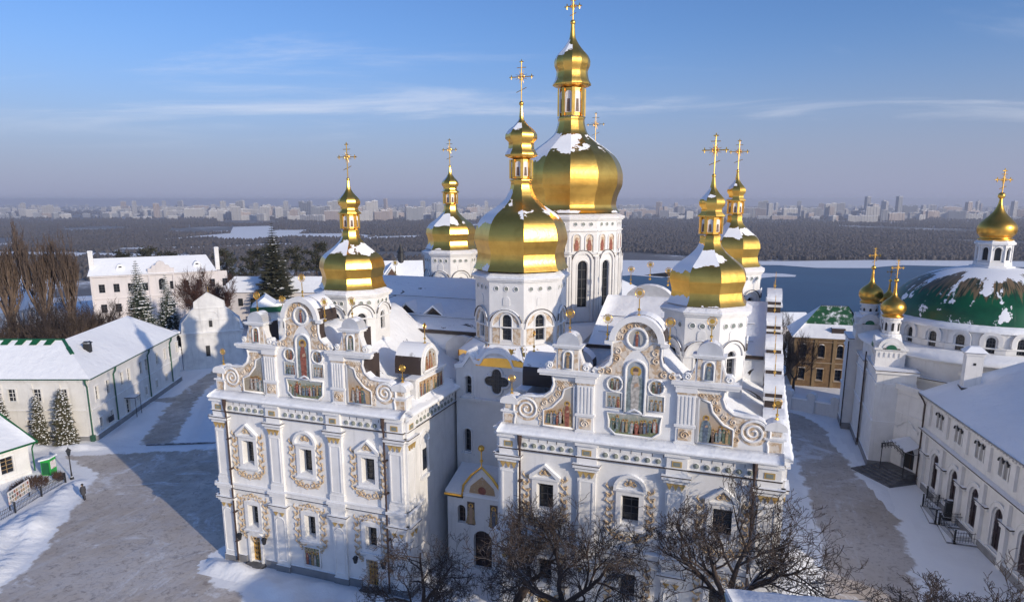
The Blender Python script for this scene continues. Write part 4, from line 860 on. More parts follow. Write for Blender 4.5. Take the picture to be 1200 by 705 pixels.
# ================================================================== YARD BY THE WING
def rail(pts, name, label, cat, h=1.1, step=.22, spear=True, kerb=None):
    o = empty(name, (*pts[0], 0), label, cat); b = MB()
    for (x0,y0),(x1,y1) in zip(pts, pts[1:]):
        l = math.hypot(x1-x0, y1-y0); n = max(2, int(l/step))
        for z in (.15, h*.55, h-.08): b.tube([(x0,y0,z),(x1,y1,z)], .022, 4)
        for k in range(n+1):
            t = k/n; x, y = x0+(x1-x0)*t, y0+(y1-y0)*t; b.tube([(x,y,.05),(x,y,h+(.08 if k % 2 else 0))], .016, 4)
    b.build('railing', M['iron'], o)
    for x, y in dict.fromkeys(pts): p = MB(); p.box(x-.06,x+.06,y-.06,y+.06,0,h+.1); p.sphere((x,y,h+.16), .1, 8, 5); p.build('fence_post', M['iron'], o)
    if kerb: k_ = MB(); [k_.box(min(x0,x1)-.12,max(x0,x1)+.12,min(y0,y1)-.12,max(y0,y1)+.12,0,.16) for (x0,y0),(x1,y1) in zip(pts, pts[1:])]; k_.build('kerb', M['grey'], o)
    return o
rail([(17.0,73.6),(17.4,70.0),(19.6,70.3),(19.2,73.9),(17.0,73.6)], 'grave_railing', 'black iron railing around a plot with a dark stone block, beside the arcaded wall', 'railing', 1.25, kerb=1)
rail([(17.6,69.6),(18.1,66.2),(20.3,66.5),(19.8,69.9),(17.6,69.6)], 'grave_railing', 'black iron railing around a plot with a flat snowy slab, nearer than the other railing', 'railing', 1.15, kerb=1)
rail([(17.9,76.3),(18.5,74.3)], 'stair_railing', 'short dark railing between the church steps and the railed plots', 'railing', 1.1)
tb = MB(); tb.box(18.3,19.2,71.2,72.0,0,.3); tb.taper(18.4,19.1,71.3,71.9,.3,1.75,.05); tb.taper(18.3,19.2,71.2,72.0,1.75,1.95,.2); tag(tb.build('tombstone', M['iron']), 'dark square tombstone standing inside a black railing', 'tombstone')
tb = MB(); tb.box(18.3,19.7,67.0,68.6,0,.28); tb.taper(18.4,19.6,67.1,68.5,.28,.42,.1); tag(tb.build('grave_slab', M['whitew']), 'low snow covered grave slab inside the nearer railing', 'grave slab')
# low wall with piers, and the brick house beyond it
lw_ = empty('low_wall', (8.5, 104, 0), 'low snowy white wall with arched pier tops, across the end of the lane', 'wall'); q = MB(frame((5.2,104.6,0),(.94,-.34),(-.34,-.94)))
q.box(0,7.2,-.5,0,0,1.7); q.prism([(0,1.7),(7.2,1.7),(7.2,1.75),(0,1.75)],-.62,.12); q.build('wall_panel', M['white'], lw_)
for u in (.2, 3.4, 6.6): p = MB(q.T); p.box(u-.5,u+.5,-.7,.2,0,2.3); p.prism([(u-.65,2.3),*arc(u-.65,u+.65,2.35,8),(u+.65,2.3)],-.8,.3); p.build('pier', M['white'], lw_)
sp = MB(q.T); sp.prism([(0,1.751),(7.2,1.751),(7.2,1.95),(3.6,2.02),(0,1.95)],-.6,.1); sp.build('snow_load', M['snow'], lw_)
bh = empty('brick_house', (10.5, 122, 0), 'ochre brick house with arched windows under a green snowy hip roof', 'house')
T = frame((6.3,119.0,0),(1,0.06),(.06,-1)); q = MB(T); up = [(1.0+k*2.75,1.9+k*2.75,5.0,7.0,True) for k in range(4)]; dn = [(1.0+k*2.75,1.9+k*2.75,1.2,3.0,False) for k in range(4)]
wall(q, 0, 11, 0, 8.2, up+dn, .3, 0); q.T = None
for u in (0, 11): p0, p1 = T(u,0,0), T(u,-9,0); q.poly([p0,p1,(p1[0],p1[1],8.2),(p0[0],p0[1],8.2)])
q.T = T; q.box(0,11,0,.14,3.9,4.1,1); q.box(0,11,0,.2,7.9,8.2,1); q.box(0,11,0,.1,7.4,7.55,1)
for u in (0.0,3.1,5.9,8.6,10.5): q.box(u,u+.5,0,.12,0,7.9,1)
q.build('wall', [M['brick'], M['bricktrim']], bh)
for h in up+dn:
    q = MB(T); pane(q, h, -.27, (1,2)); o = q.build('window', [M['glass'], M['bars']], bh); f = MB(T); ring(f, outline(h,.1), .09, 4, d=.03); f.box(h[0]-.15,h[1]+.15,0,.2,h[2]-.25,h[2]-.105); f.build('window_frame', M['bricktrim'], o)
M['greenroof'] = mat('green_snowy_roof', (.015,.09,.03), .5, snow=1, bump=.1, thr=.70)
q = MB(T); q.poly([(-.4,.4,8.2),(11.4,.4,8.2),(9.6,-2.2,10.1),(1.6,-2.2,10.1)],1); q.poly([(1.6,-2.2,10.1),(9.6,-2.2,10.1),(8.4,-4.5,12.9),(4.2,-4.5,12.9)],0); q.poly([(-.4,.4,8.2),(4.2,-4.5,12.9),(-.4,-9.4,8.2)],1); q.poly([(11.4,.4,8.2),(8.4,-4.5,12.9),(11.4,-9.4,8.2)],0); q.poly([(-.4,-9.4,8.2),(4.2,-4.5,12.9),(8.4,-4.5,12.9),(11.4,-9.4,8.2)],0)
ro = q.build('roof', [M['greenroof'], M['snow']], bh)
q = MB(T)
for k in range(12): q.box(4.2+k*.36,4.25+k*.36,-4.45,-4.35,12.6,12.98)
q.tube([(4.2,-4.4,12.8),(8.2,-4.4,12.8)], .03, 4); q.build('ridge_railing', M['brown'], ro); q = MB(T); q.box(5.6,7.6,-1.6,-.6,8.9,9.75); q.build('roof_hatch', M['brown'], ro)
q = MB(T); q.tube([(9.9,.3,8.1),(9.9,.2,.3)], .08, 6); q.build('downpipe', M['pipe'], bh)
# ================================================================== LEFT SIDE: monastery range, gate church, pink building
def skew(c0, e1, e2): return lambda a, b, z: (c0[0]+a*e1[0]+b*e2[0], c0[1]+a*e1[1]+b*e2[1], z)
mon = empty('monastery_range', (-82, 65, 0), 'long white two storey range with a snowy roof, green gutters and downpipes', 'building')
C0 = (-78.2, 59.9); e1 = (-.94, -.34); e2 = (-.443, .8965)
TF = frame((*C0, 0), e1, (.34, -.94)); TS = frame((*C0, 0), e2, (.8965, .443)); HE = 8.1
q = MB(TF); fu = [(1.55+k,2.5+k,5.2,6.75,False) for k in (1.3,4.6,7.8,9.6,14,18,22)]; fd = [(3.2,4.0,1.5,2.7,True),(7.6,8.4,1.5,2.7,True),(11.6,12.4,1.5,2.7,True)]
wall(q, 0, 30, 0, HE, fu+fd, .25, 0)
for z, e in ((3.85,.12),(7.55,.12),(7.8,.3)): q.box(0, 30, 0, e, z, z+.22, 0)
for u in (.0,3.6,7.1,11,15,20,25): q.box(u, u+.55, 0, .1, 0, HE, 0)
q.box(0,30,0,.16,0,.6,1); 
ring(q, [(2.7,1.0),(2.7,2.7),*arc(2.7,4.5,2.7,8)[1:-1],(4.5,2.7),(4.5,1.0)], .06, 4, 0, .03)
q.T = TS; su = [(1.4+k,2.2+k,4.9,6.7,False) for k in (0,3.0,7.2,9.4,13.4,15.4,19.5,22.8,24.8,28)]; sd = [(1.6,2.3,1.2,2.5,True),(4.7,5.4,1.2,2.5,True),(9.3,10.5,.2,2.7,True),(13,13.7,1.4,2.6,True),(16,16.7,1.4,2.6,True),(20,20.7,1.4,2.6,True),(24,24.7,1.4,2.6,True)]
wall(q, 0, 30, 0, HE, su+sd, .25, 0)
for z, e in ((3.85,.12),(7.55,.12),(7.8,.3)): q.box(0, 30, 0, e, z, z+.22, 0)
q.box(0,30,0,.35,0,.7,1)
q.build('wall', [M['cream'], M['grey']], mon)
for T, hs in ((TF, fu+fd), (TS, su+sd)):
    for h in hs:
        p = MB(T); pane(p, h, -.2, (1,2)); o = p.build('window', [M['glass'], M['whitew']], mon); f = MB(T); g = .1
        for b in ((h[0]-.16,h[0],h[2],h[3]),(h[1],h[1]+.16,h[2],h[3]),(h[0]-.2,h[1]+.2,h[2]-.18,h[2])): f.box(b[0],b[1],0,.07,b[2],b[3])
        f.box(h[0]-.22,h[1]+.22,0,.1,h[3]+.02,h[3]+.16); f.build('window_frame', M['cream'], o)
SK = skew(C0, e1, e2); r = MB(); HR = 12.0; hz = HE+.05; ov = -.45
def strip(A, B, n=8):
    rows = []
    for i in range(n+1):
        t = i/n; a = [A[0][k]+(A[1][k]-A[0][k])*t for k in range(3)]; b = [B[0][k]+(B[1][k]-B[0][k])*t for k in range(3)]
        rows.append(r.pts([SK(*[a[k]+(b[k]-a[k])*s for k in range(2)], a[2]+(b[2]-a[2])*s + .10*sin(i*1.3+s*4)*s*(1-s)*3) for s in (0,.15,.4,.7,1)]))
    for x, y in zip(rows, rows[1:]):
        for k in range(4): r.face((x[k], x[k+1], y[k+1], y[k]))
strip(((ov,ov,hz),(30,ov,hz)), ((5.5,5.5,HR),(30,5.5,HR)), 12); strip(((ov,ov,hz),(ov,30.4,hz)), ((5.5,5.5,HR),(5.5,25,HR)), 12)
strip(((ov,30.4,hz),(11.4,30.4,hz)), ((5.5,25,HR),(5.5,25,HR)), 4); strip(((11.4,11.4,hz),(11.4,30.4,hz)), ((5.5,5.5,HR),(5.5,25,HR)), 6); strip(((11.4,11.4,hz),(30,11.4,hz)), ((5.5,5.5,HR),(30,5.5,HR)), 6)
ro = r.build('roof', M['snow'], mon, True)
g = MB()
for k in range(9): 
    a = 6.4+k*1.9; g.poly([SK(a,5.35,HR+.03),SK(a+1.1,5.35,HR+.03),SK(a+1.3,4.6,HR-.50),SK(a+.3,4.6,HR-.50)])
g.tube([SK(5.6,5.5,HR+.05),SK(24,5.5,HR+.05)], .12, 5); g.tube([SK(5.5,5.6,HR+.03),SK(4.4,4.4,HR-.68)], .2, 5); g.tube([SK(4.3,4.3,HR-.75),SK(3.3,3.3,HR-1.45)], .26, 5)
g.build('bare_ridge', M['green'], ro)
g = MB(); 
for T in (TF, TS): g.T = T; g.tube([(-.4,.5,hz-.02),(30,.5,hz-.02)], .08, 5)
g.build('gutter', M['greenpipe'], mon)
for T, us in ((TF, (.15, 12.5)), (TS, (6.4, 17.6, 26.5))):
    for u in us: p = MB(T); p.tube([(u,.5,hz),(u,.45,hz-.5),(u,.16,hz-1.0),(u,.16,.2)], [.16,.12,.1,.1], 6); p.box(u-.22,u+.22,.0,.42,.0,.8) if u == .15 else None; p.build('downpipe', M['greenpipe'], mon)
p = MB(lambda a,b,z: SK(a,b,z)); p.box(2.6,3.4,6.3,7.1,9.6,11.3); p.taper(2.45,3.55,6.15,7.25,11.32,11.6,.3); p.build('chimney', M['iron'], mon)
cn = MB(TS); cn.box(9.0,10.8,.01,1.5,2.95,3.05); cn.tube([(9.1,1.4,.1),(9.1,1.4,2.95)], .05, 4); cn.tube([(10.7,1.4,.1),(10.7,1.4,2.95)], .05, 4); cn.build('door_canopy', M['iron'], mon)
sg = MB(TS); sg.box(3.2,4.6,.36,.42,1.3,2.1); sg.build('wall_sign', M['iron'], mon)
# gate church with stepped baroque gable
gc = empty('gate_church', (-93, 97, 0), 'old white gate church with a curved baroque gable and one slit window', 'church')
gx, gy = -96.34, 92.44; Ug = (.72, .694); TG = frame((gx, gy, 0), Ug, (.694, -.72)); GW = 10.2
q = MB(TG); hs = [(3.9,4.6,2.2,4.2,False)]; wall(q, 0, GW, 0, 6.7, hs, .3, 0); q.box(-.3,GW+.3,0,.4,6.5,6.75,0); q.box(-.15,GW+.15,0,.2,6.2,6.5,0)
hl = [(4.9,13.9),(2.6,12.2),(2.5,11.0),(1.8,10.6),(1.2,9.6),(.35,8.6),(.2,6.75)]; poly = [(GW-u if u != 4.9 else 5.1, z) for u, z in hl[::-1]] ; poly = [(u, z) for u, z in hl[::-1]] + [(GW-u, z) for u, z in hl[1:]]
q.prism(poly, -.7, 0, 0)
for z in (8.8, 11.0): q.box(1.6 if z < 9 else 2.6, GW-1.6 if z < 9 else GW-2.6, 0, .12, z, z+.14, 0)
for u in (3.6, 6.6): q.box(u-.15,u+.15,0,.1,6.75,11.0,0)
ring(q, [(u, z) for u, z in poly], .1, 5, 0, .03); A = arc(3.6,6.6,9.0,10); ring(q, A, .08, 4, 0, .05)
for k in range(2):
    x = TG(GW*k, 0, 0); y = TG(GW*k, -16, 0); q.T = None; q.poly([x, y, (y[0],y[1],6.7), (x[0],x[1],6.7)]); q.T = TG
q.build('wall', M['whitew'], gc)
for h in ((3.9,4.6,2.2,4.2,False),(4.8,5.35,7.6,9.0,False)):
    p = MB(TG); p.box(h[0],h[1],-.28 if h[2] < 5 else .0,-.2 if h[2] < 5 else .04,h[2],h[3],0); o = p.build('window', [M['dark']], gc); f = MB(TG); ring(f, outline(h,.1), .06, 4, d=.03); f.build('window_frame', M['whitew'], o)
r = MB(TG); r.prism([(-.4,6.76),(5.1,11.6),(GW+.4,6.76)], -16, -.72); r.build('roof', M['snow'], gc)
fn = MB(TG); fn.sphere((5.1,-.3,14.1), .14, 8, 5); fn.tube([(5.1,-.3,14.0),(5.1,-.3,14.9)], .04, 5); fn.build('finial', M['goldp'], gc)
# low link building with stair canopy between range and gate church
lk = empty('gate_link', (-95, 91, 0), 'low white link wall with a lean-to snowy stair roof beside the gate church', 'building')
TL = frame((-98.5, 88.2, 0), (.47, .88), (.88, -.47)); q = MB(TL); wall(q, -3, 4.6, 0, 4.3, [(.2,1.3,.1,2.6,True)], .5, 0); q.box(-3,4.6,0,.2,4.1,4.3,0); q.box(-3,4.6,-3,0,4.301,4.35,0); q.build('wall', M['white'], lk)
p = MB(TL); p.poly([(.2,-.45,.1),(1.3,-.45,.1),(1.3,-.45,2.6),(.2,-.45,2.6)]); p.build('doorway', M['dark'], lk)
p = MB(TL); p.prism([(-2.5,5.6),(4.6,7.0),(4.6,7.25),(-2.5,5.85)], -2.5, .4); p.build('roof', M['snow'], lk)
p = MB(TL)
for u in (-2.2,0,2.2,4.2): p.tube([(u,.1,4.3),(u,.1,5.6+(u+2.5)*.2)], .05, 4)
p.tube([(-2.2,.1,4.9),(4.2,.1,4.9)], .04, 4); p.build('canopy_post', M['iron'], lk)
# green-eaved porch roof behind the gate church
gp = empty('green_roof_house', (-92, 112, 0), 'small house with a green eave and snowy roof behind the gate church', 'house'); T = frame((-95, 110, 0), (.8,.6), (.6,-.8)); q = MB(T); q.box(0,12,-6,0,0,8,0); q.build('wall', M['whitew'], gp)
q = MB(T); q.box(-.6,13,-6.5,.8,8.0,9.0,0); q.build('eave', M['green'], gp)
q = MB(T); q.prism([(-.4,9.02),(2.2,11.0),(4.8,9.02)],-6.4,.3); q.prism([(3.8,9.02),(12.8,9.02),(12.3,9.5),(4.4,9.5)],-6.4,-.4); q.build('roof', M['snow'], gp)
q = MB(T)
for k in range(5): q.box(1.0+k*2.2,1.8+k*2.2,0,.05,4.5,6.3)
q.build('window', M['dark'], gp)
# pale pink range far left, with pedimented middle bay
pk = empty('pink_building', (-145, 130, 0), 'pale pinkish two storey building with a snowy roof and central curved pediment', 'building')
pa = (-148.5, 117.5); pb = (-131, 138.5); l = math.hypot(pb[0]-pa[0], pb[1]-pa[1]); Up = ((pb[0]-pa[0])/l, (pb[1]-pa[1])/l); TP = frame((*pa, 0), Up, (Up[1], -Up[0])); 
q = MB(TP); us = [1.6+k*3.05 for k in range(10)]; hu = [(u,u+1.25,8.4,10.4,False) for u in us if not 13 < u < 16.8] + [(14.4,15.8,8.4,11.2,True)]; hd = [(u,u+1.25,3.6,5.6,False) for u in us if not 13 < u < 16.8] + [(14.3,15.9,1.4,5.4,True)]
wall(q, 0, l, 0, 12.4, hu+hd, .3, 0); q.box(0,l,0,.2,6.9,7.1,0); q.box(0,l,0,.4,12.1,12.45,0); q.box(12.2,12.6,0,.3,0,12.4,0); q.box(17.6,18.0,0,.3,0,12.4,0); q.box(0,.5,0,.3,0,12.4,0)
q.prism([(12.2,12.45),(18.0,12.45),(18.0,13.7),(17.2,13.8),(16.9,14.4),(16.2,14.6),(15.8,15.3),(15.1,15.6),(14.4,15.3),(14.0,14.6),(13.3,14.4),(13.0,13.8),(12.2,13.7)], -.6, .35, 0)
q.box(0,.02,-12,0,0,12.4,0); q.box(l,l+.02,-12,0,0,12.4,0); q.build('wall', M['pinkw'], pk)
for h in hu+hd: p = MB(TP); pane(p, h, -.26, (1,2)); p.build('window', [M['glass'], M['bars']], pk)
r = MB(TP); r.poly([(-.5,.6,12.5),(l+.5,.6,12.5),(l-1,-6,16.2),(1,-6,16.2)]); r.poly([(-.5,-12.6,12.5),(l+.5,-12.6,12.5),(l-1,-6,16.2),(1,-6,16.2)]); r.poly([(-.5,.6,12.5),(-.5,-12.6,12.5),(1,-6,16.2)]); r.poly([(l+.5,.6,12.5),(l+.5,-12.6,12.5),(l-1,-6,16.2)]); ro = r.build('roof', M['snow'], pk)
for u in (6.5, 23.5):
    p = MB(TP); p.prism([(u-.9,13.6),*arc(u-.75,u+.75,14.2,8),(u+.9,13.6)],-4,-1.2,0); p.prism(arc(u-.4,u+.4,14.1,8),-1.19,-1.15,1); p.build('dormer', [M['snow'], M['dark']], pk)
for u in (.6, 28.5): p = MB(TP); p.box(u-.5,u+.5,-3.2,-2.2,12.4,18.0,0); p.taper(u-.65,u+.65,-3.35,-2.05,18.0,18.3,.2,0); p.build('chimney', [M['white']], pk)
# lower-left cottage, kiosk, lamp, railing, notice board, person
ct = empty('cottage', (-80, 50, 0), 'small white cottage with green edged snowy roof in the lower left corner', 'house')
TC = frame((-75.4, 49.6, 0), (-.05,-1), (1,-.05)); q = MB(TC); wall(q, 0, 9, 0, 3.6, [(1.7,3.0,.9,2.7,False),(5.2,6.5,.9,2.7,False)], .25, 0); q.T = None; p0 = TC(0,0,0); p1 = TC(0,-12,0); q.poly([p0,p1,(p1[0],p1[1],3.6),(p0[0],p0[1],3.6)]); q.T = TC; q.box(0,9,0,.1,0,.4,0); q.box(-.2,9,0,.2,3.3,3.6,0); q.build('wall', M['white'], ct)
for h in ((1.7,3.0,.9,2.7,False),(5.2,6.5,.9,2.7,False)): p = MB(TC); pane(p, h, -.2, (1,3)); o = p.build('window', [M['glass'], M['i_och']], ct); f = MB(TC); ring(f, outline(h,.1), .07, 4, d=.03, close=True); f.build('window_frame', M['white'], o)
r = MB(TC); rows = []
for i in range(9):
    u = -.6+i*1.2; rows.append(r.pts([(u, .7-6.6*s, 3.65+2.7*s+.1*sin(i*1.7+6*s)*s*(1-s)*3) for s in (0,.12,.4,.7,1)] + [(u,-12.5,3.65)]))
for x, y in zip(rows, rows[1:]):
    for k in range(5): r.face((x[k],x[k+1],y[k+1],y[k]))
r.face(rows[0]); r.build('roof', M['snow'], ct, True)
g = MB(TC); g.tube([(-.65,.75,3.6),(9,.75,3.6)], .12, 5); g.tube([(-.65,.75,3.62),(-.65,-5.9,6.4)], .12, 5); g.tube([(-.65,-5.9,6.4),(-.65,-12.5,3.6)], .12, 5); g.tube([(-.35,.7,3.6),(-.35,.3,3.1),(-.35,.12,2.8),(-.35,.12,.2)], .08, 5); g.build('green_edge', M['green'], ct); g = MB(TC); g.tube([(3.5,-5.9,6.45),(9,-5.9,6.45)], .3, 5); g.build('bare_ridge', M['green'], ct)
v = MB(TC); v.prism([(-1.4,3.7),(-.9,5.0),(-.5,5.9),(.3,6.3),(1.4,6.4),(1.4,5.6),(.4,5.4),(-.1,4.9),(-.5,3.7)], -6.3, -5.4); v.build('roof_scroll', M['greensnow'], ct)
ks = empty('kiosk', (-73.3, 50.2, 0), 'bright green booth with a slanted snowy lid beside the lamp post', 'kiosk'); TK = frame((-73.6, 49.5, 0), (.93,.36), (.36,-.93))
q = MB(TK); q.prism([(0,0),(1.0,0),(1.0,1.9),(0,1.65)], -1.1, 0); q.build('booth_body', M['kiosk'], ks)
q = MB(TK); q.box(.1,.9,0,.03,.1,1.5); q.box(.78,.83,.03,.07,.8,1.0); q.build('booth_door', M['green'], ks)
q = MB(TK); q.prism([(-.12,1.64),(1.14,1.95),(1.14,2.1),(-.12,1.82)], -1.25, .15); q.build('snow_lid', M['snow'], ks)
q = MB(frame(TK(1.01,-1.15,0),(-.36,.93),(.93,.36))); q.T = frame((TK(1.01,0,0)[0],TK(1.01,0,0)[1],0),(-.36,.93),(.93,.36)); q.box(.1,1.0,0,.03,.7,1.6); q.build('poster', M['paper'], ks)
lp = empty('street_lamp', (-69.5, 49.9, 0), 'dark lantern lamp post standing beside the green kiosk', 'street lamp'); q = MB(); x, y = -69.5, 49.9
q.lathe(x, y, [(0,.2),(.3,.18),(.35,.1),(.8,.07),(2.6,.05),(2.7,.09),(2.75,.04)], 8, 0); q.build('lamp_pole', M['iron'], lp); q = MB(); q.lathe(x, y, [(2.75,.08),(2.8,.14),(3.3,.24)], 6, 0); q.build('lamp_glass', M['glass'], lp); q = MB(); q.lathe(x, y, [(3.3,.3),(3.42,.2),(3.6,.06),(3.75,0)], 6, 0); q.build('lamp_cap', M['iron'], lp)
rail([(-66.2,39.0),(-67.0,42.0),(-68.3,45.6),(-69.3,49.0)], 'garden_railing', 'low black iron railing along the snowy bank', 'railing', .95, .2)
nb = empty('notice_board', (-68.2, 43.5, 0), 'long notice board covered with small pictures behind the railing', 'notice board'); q = MB(frame((-68.0,42.2,0),(-.42,.91),(.91,.42))); q.box(0,3.4,-.05,0,.55,1.9,0); q.build('board_panel', M['paper'], nb)
for u in (.1,3.3): p = MB(q.T); p.box(u-.05,u+.05,-.12,-.055,0,2.0); p.build('board_post', M['iron'], nb)
p = MB(q.T); rr = random.Random(3)
for i in range(9):
    for j in range(3): p.box(.14+i*.36,.40+i*.36,.001,.012,.66+j*.4,.94+j*.4, rr.randint(0,4))
p.build('picture_sheet', [M['i_red'], M['i_wht'], M['i_brn'], M['i_och'], M['i_teal']], nb)
def person():
    root = empty('person', (-63.3, 46.4, 0), 'person in a dark jacket with a bag walking on the icy square', 'person')
    me = bpy.data.meshes.new('body'); V = [(0,0,.92),(0,0,1.12),(0,.01,1.38),(0,0,1.50),(0,-.02,1.66),(.20,0,1.40),(.27,.05,1.14),(.25,-.06,.90),(-.20,0,1.40),(-.27,-.02,1.14),(-.24,-.12,.92),(.10,0,.86),(.12,-.10,.48),(.11,-.04,.08),(.11,-.18,.04),(-.10,0,.86),(-.11,.08,.48),(-.10,.24,.10),(-.10,.12,.04)]
    E_ = [(0,1),(1,2),(2,3),(3,4),(2,5),(5,6),(6,7),(2,8),(8,9),(9,10),(0,11),(11,12),(12,13),(13,14),(0,15),(15,16),(16,17),(17,18)]
    V = [(x*.9, y, z) for x, y, z in V]
    me.from_pydata(V, E_, []); o = bpy.data.objects.new('body', me); COL.objects.link(o); sk = o.modifiers.new('skin', 'SKIN'); o.modifiers.new('sub', 'SUBSURF').levels = 1
    R_ = [.16,.17,.19,.08,.115,.085,.07,.05,.085,.07,.05,.11,.085,.06,.05,.11,.085,.06,.05]
    for sv, r in zip(me.skin_vertices[0].data, R_): sv.radius = (r, r*.85)
    me.skin_vertices[0].data[0].use_root = True; me.materials.append(M['greycloth'])
    o.location = (-63.3, 46.4, 0.0); o.rotation_euler = (0,0,.5); adopt(o, root); o.location = (-63.3, 46.4, 0); o.matrix_parent_inverse = world_of(root).inverted()
    def at(n, mb, m): ob = mb.build(n, m, None, True); ob.location = (-63.3,46.4,0); ob.rotation_euler = (0,0,.5); ob.parent = root; ob.matrix_parent_inverse = world_of(root).inverted()
    q = MB(); q.sphere((0,-.01,1.71), .125, 10, 6); at('hat', q, M['black'])
    q = MB(); q.sphere((0,-.115,1.63), .065, 8, 5); q.sphere((0,-.18,1.63), .02, 6, 4); at('face', q, M['skin'])
    q = MB(); q.box(-.08,.14,.15,.30,1.05,1.42); at('bag', q, M['black'])
    q = MB(); q.lathe(0, 0, [(.72,.25),(.95,.235),(1.2,.23),(1.4,.21),(1.5,.1)], 12, 0); at('coat', q, M['greycloth'])
    q = MB(); q.tube([(.1,-.03,.5),(.1,-.03,.1)], [.10,.085], 8); q.tube([(-.1,.1,.5),(-.09,.22,.12)], [.10,.085], 8); at('trousers', q, M['black'])
person()
# snowy roof of a low building directly below the camera
fr = empty('low_building', (3, 28, 0), 'snowy shaded roof corner with a thin green edge, below the wide bare tree', 'building'); T = frame((-.2, 28.1, .35), (.985,.17), (.17,-.985))
q = MB(T); q.box(0,7,0,9,0,13.0); q.build('wall', M['white'], fr)
q = MB(T); rows = []
for i in range(15):
    u = -.15+i*.5; rows.append(q.pts([(u,-.35,13.02),(u,-.38,13.16+.03*sin(i*2)),(u,-.1,13.30+.04*sin(i*1.1)),(u,2,13.9),(u,5,14.6)]))
for x, y in zip(rows, rows[1:]):
    for k in range(4): q.face((x[k],x[k+1],y[k+1],y[k]))
q.face(rows[0]); q.face(rows[-1]); q.build('snow_load', M['snow'], fr, True)
q = MB(T); q.box(-.2,7.2,-.3,9,12.9,13.0); q.build('green_edge', M['greensnow'], fr)
# small turreted house and long low roofs behind the cathedral
th = empty('turreted_house', (-80, 140, 0), 'small stone house with a cross gabled snowy roof and dark turret behind the cathedral', 'house'); T = frame((-82,136.5,0),(.87,.49),(.49,-.87)); q = MB(T); q.box(0,10,-8,0,0,12.4,0); q.prism([(1.2,12.4),(5.2,12.4),(3.2,15.2)],-.4,.03,0); q.build('wall', M['cream'], th)
q = MB(T); q.prism([(.6,12.4),(3.2,15.9),(5.8,12.4)],-8,-.45); q.poly([(-.5,.5,12.3),(10.5,.5,12.3),(10.5,-4,16.2),(-.5,-4,16.2)]); q.poly([(-.5,-8.5,12.3),(10.5,-8.5,12.3),(10.5,-4,16.2),(-.5,-4,16.2)]); q.build('roof', M['snow'], th)
q = MB(T); q.prism([(1.6,12.5),(4.8,12.5),(3.2,14.7)],.04,.1); q.build('gable_infill', M['wood'], th)
q = MB(T); q.lathe(5.4,-4,[(15.5,.7),(18,.7),(18.05,1.0),(18.4,.8),(19.6,.25),(20.6,0)],8,0); q.build('turret', M['iron'], th)
for (x, y, an, w_, dp, hh, rr_, m, lab) in ((-120,128,.35,26,9,8.6,3.4,'pinkw','long low range with snowy roof behind the reddish tree'),(-100,142,.5,18,9,9.5,3.5,'cream','cream house with snowy roof between the tall spruce and the cathedral'),(-152,83,.45,17,13,8.5,6.5,'cream','pale building with a rounded snowy roof at the left edge'),(-14,120,.1,14,10,9,4,'cream','snowy roofed outbuilding right of the tallest drum'),(2,210,.3,16,9,-6,3.5,'pinkw','little house with snowy roof on the river slope behind the brick house')):
    hs = empty('house', (x,y,0), lab, 'house'); T = frame((x,y,0),(cos(an),sin(an)),(sin(an),-cos(an))); q = MB(T); base = -14 if hh < 0 else 0; q.box(0,w_,-dp,0,base,hh); q.prism([(0,hh),(w_,hh),(w_-.1,hh+.1),(.1,hh+.1)],-dp,0); q.build('wall', M[m], hs)
    q = MB(T); 
    if rr_ > 5:
        A = [(.5*(1-cos(PI*k/12)), sin(PI*k/12)) for k in range(13)]
        q.prism([(-.4+ (w_+.8)*a, hh+.11+rr_*b) for a, b in A], -dp-.4, .4)
    else: q.poly([(-.5,.5,hh+.1),(w_+.5,.5,hh+.1),(w_-2,-dp/2,hh+rr_),(2,-dp/2,hh+rr_)]); q.poly([(-.5,-dp-.5,hh+.1),(w_+.5,-dp-.5,hh+.1),(w_-2,-dp/2,hh+rr_),(2,-dp/2,hh+rr_)]); q.poly([(-.5,.5,hh+.1),(-.5,-dp-.5,hh+.1),(2,-dp/2,hh+rr_)]); q.poly([(w_+.5,.5,hh+.1),(w_+.5,-dp-.5,hh+.1),(w_-2,-dp/2,hh+rr_)])
    q.build('roof', M['snow'], hs)
    for k in range(int(w_/3)): p = MB(T); p.box(1.2+k*3,2.3+k*3,.0,.05,hh-3.2,hh-1.4); p.build('window', M['dark'], hs)
# ================================================================== GROUND, RIVER, FAR PLAIN
import numpy as np
YAWC = math.atan(295/math.hypot(800,165)); FWD = (-sin(YAWC), cos(YAWC)); RGT = (cos(YAWC), sin(YAWC))
def AF(a, f): return (a*RGT[0]+f*FWD[0], a*RGT[1]+f*FWD[1])     # sideways / ahead metres on the plain
def ss(t): t = max(0, min(1, t)); return t*t*(3-2*t)
def ground_h(x, y):
    r = math.hypot(x, y); a = x*RGT[0]+y*RGT[1]; f = x*FWD[0]+y*FWD[1]
    az = math.atan2(a, f); e = 250 - 105*ss((az+.1)/.45)
    if f < 0: return 0.0
    return -86*ss((r-e)/260)
gm = MB(); rad = [0,20,40,60,80,100,120,140,160,180,200,220,245,270,300,330,360,400,450,520,600,750,950,1300,1800,2600,3800,5500,8000,11500,16000]; NA = 120
rings = [[gm.pt((0,0,0))]]
for r in rad[1:]: rings.append([gm.pt((r*cos(2*PI*k/NA), r*sin(2*PI*k/NA), ground_h(r*cos(2*PI*k/NA), r*sin(2*PI*k/NA)))) for k in range(NA)])
for k in range(NA): gm.face((0, rings[1][k], rings[1][(k+1) % NA]))
for A, B in zip(rings[1:], rings[2:]):
    for k in range(NA): gm.face((A[k], B[k], B[(k+1) % NA], A[(k+1) % NA]))
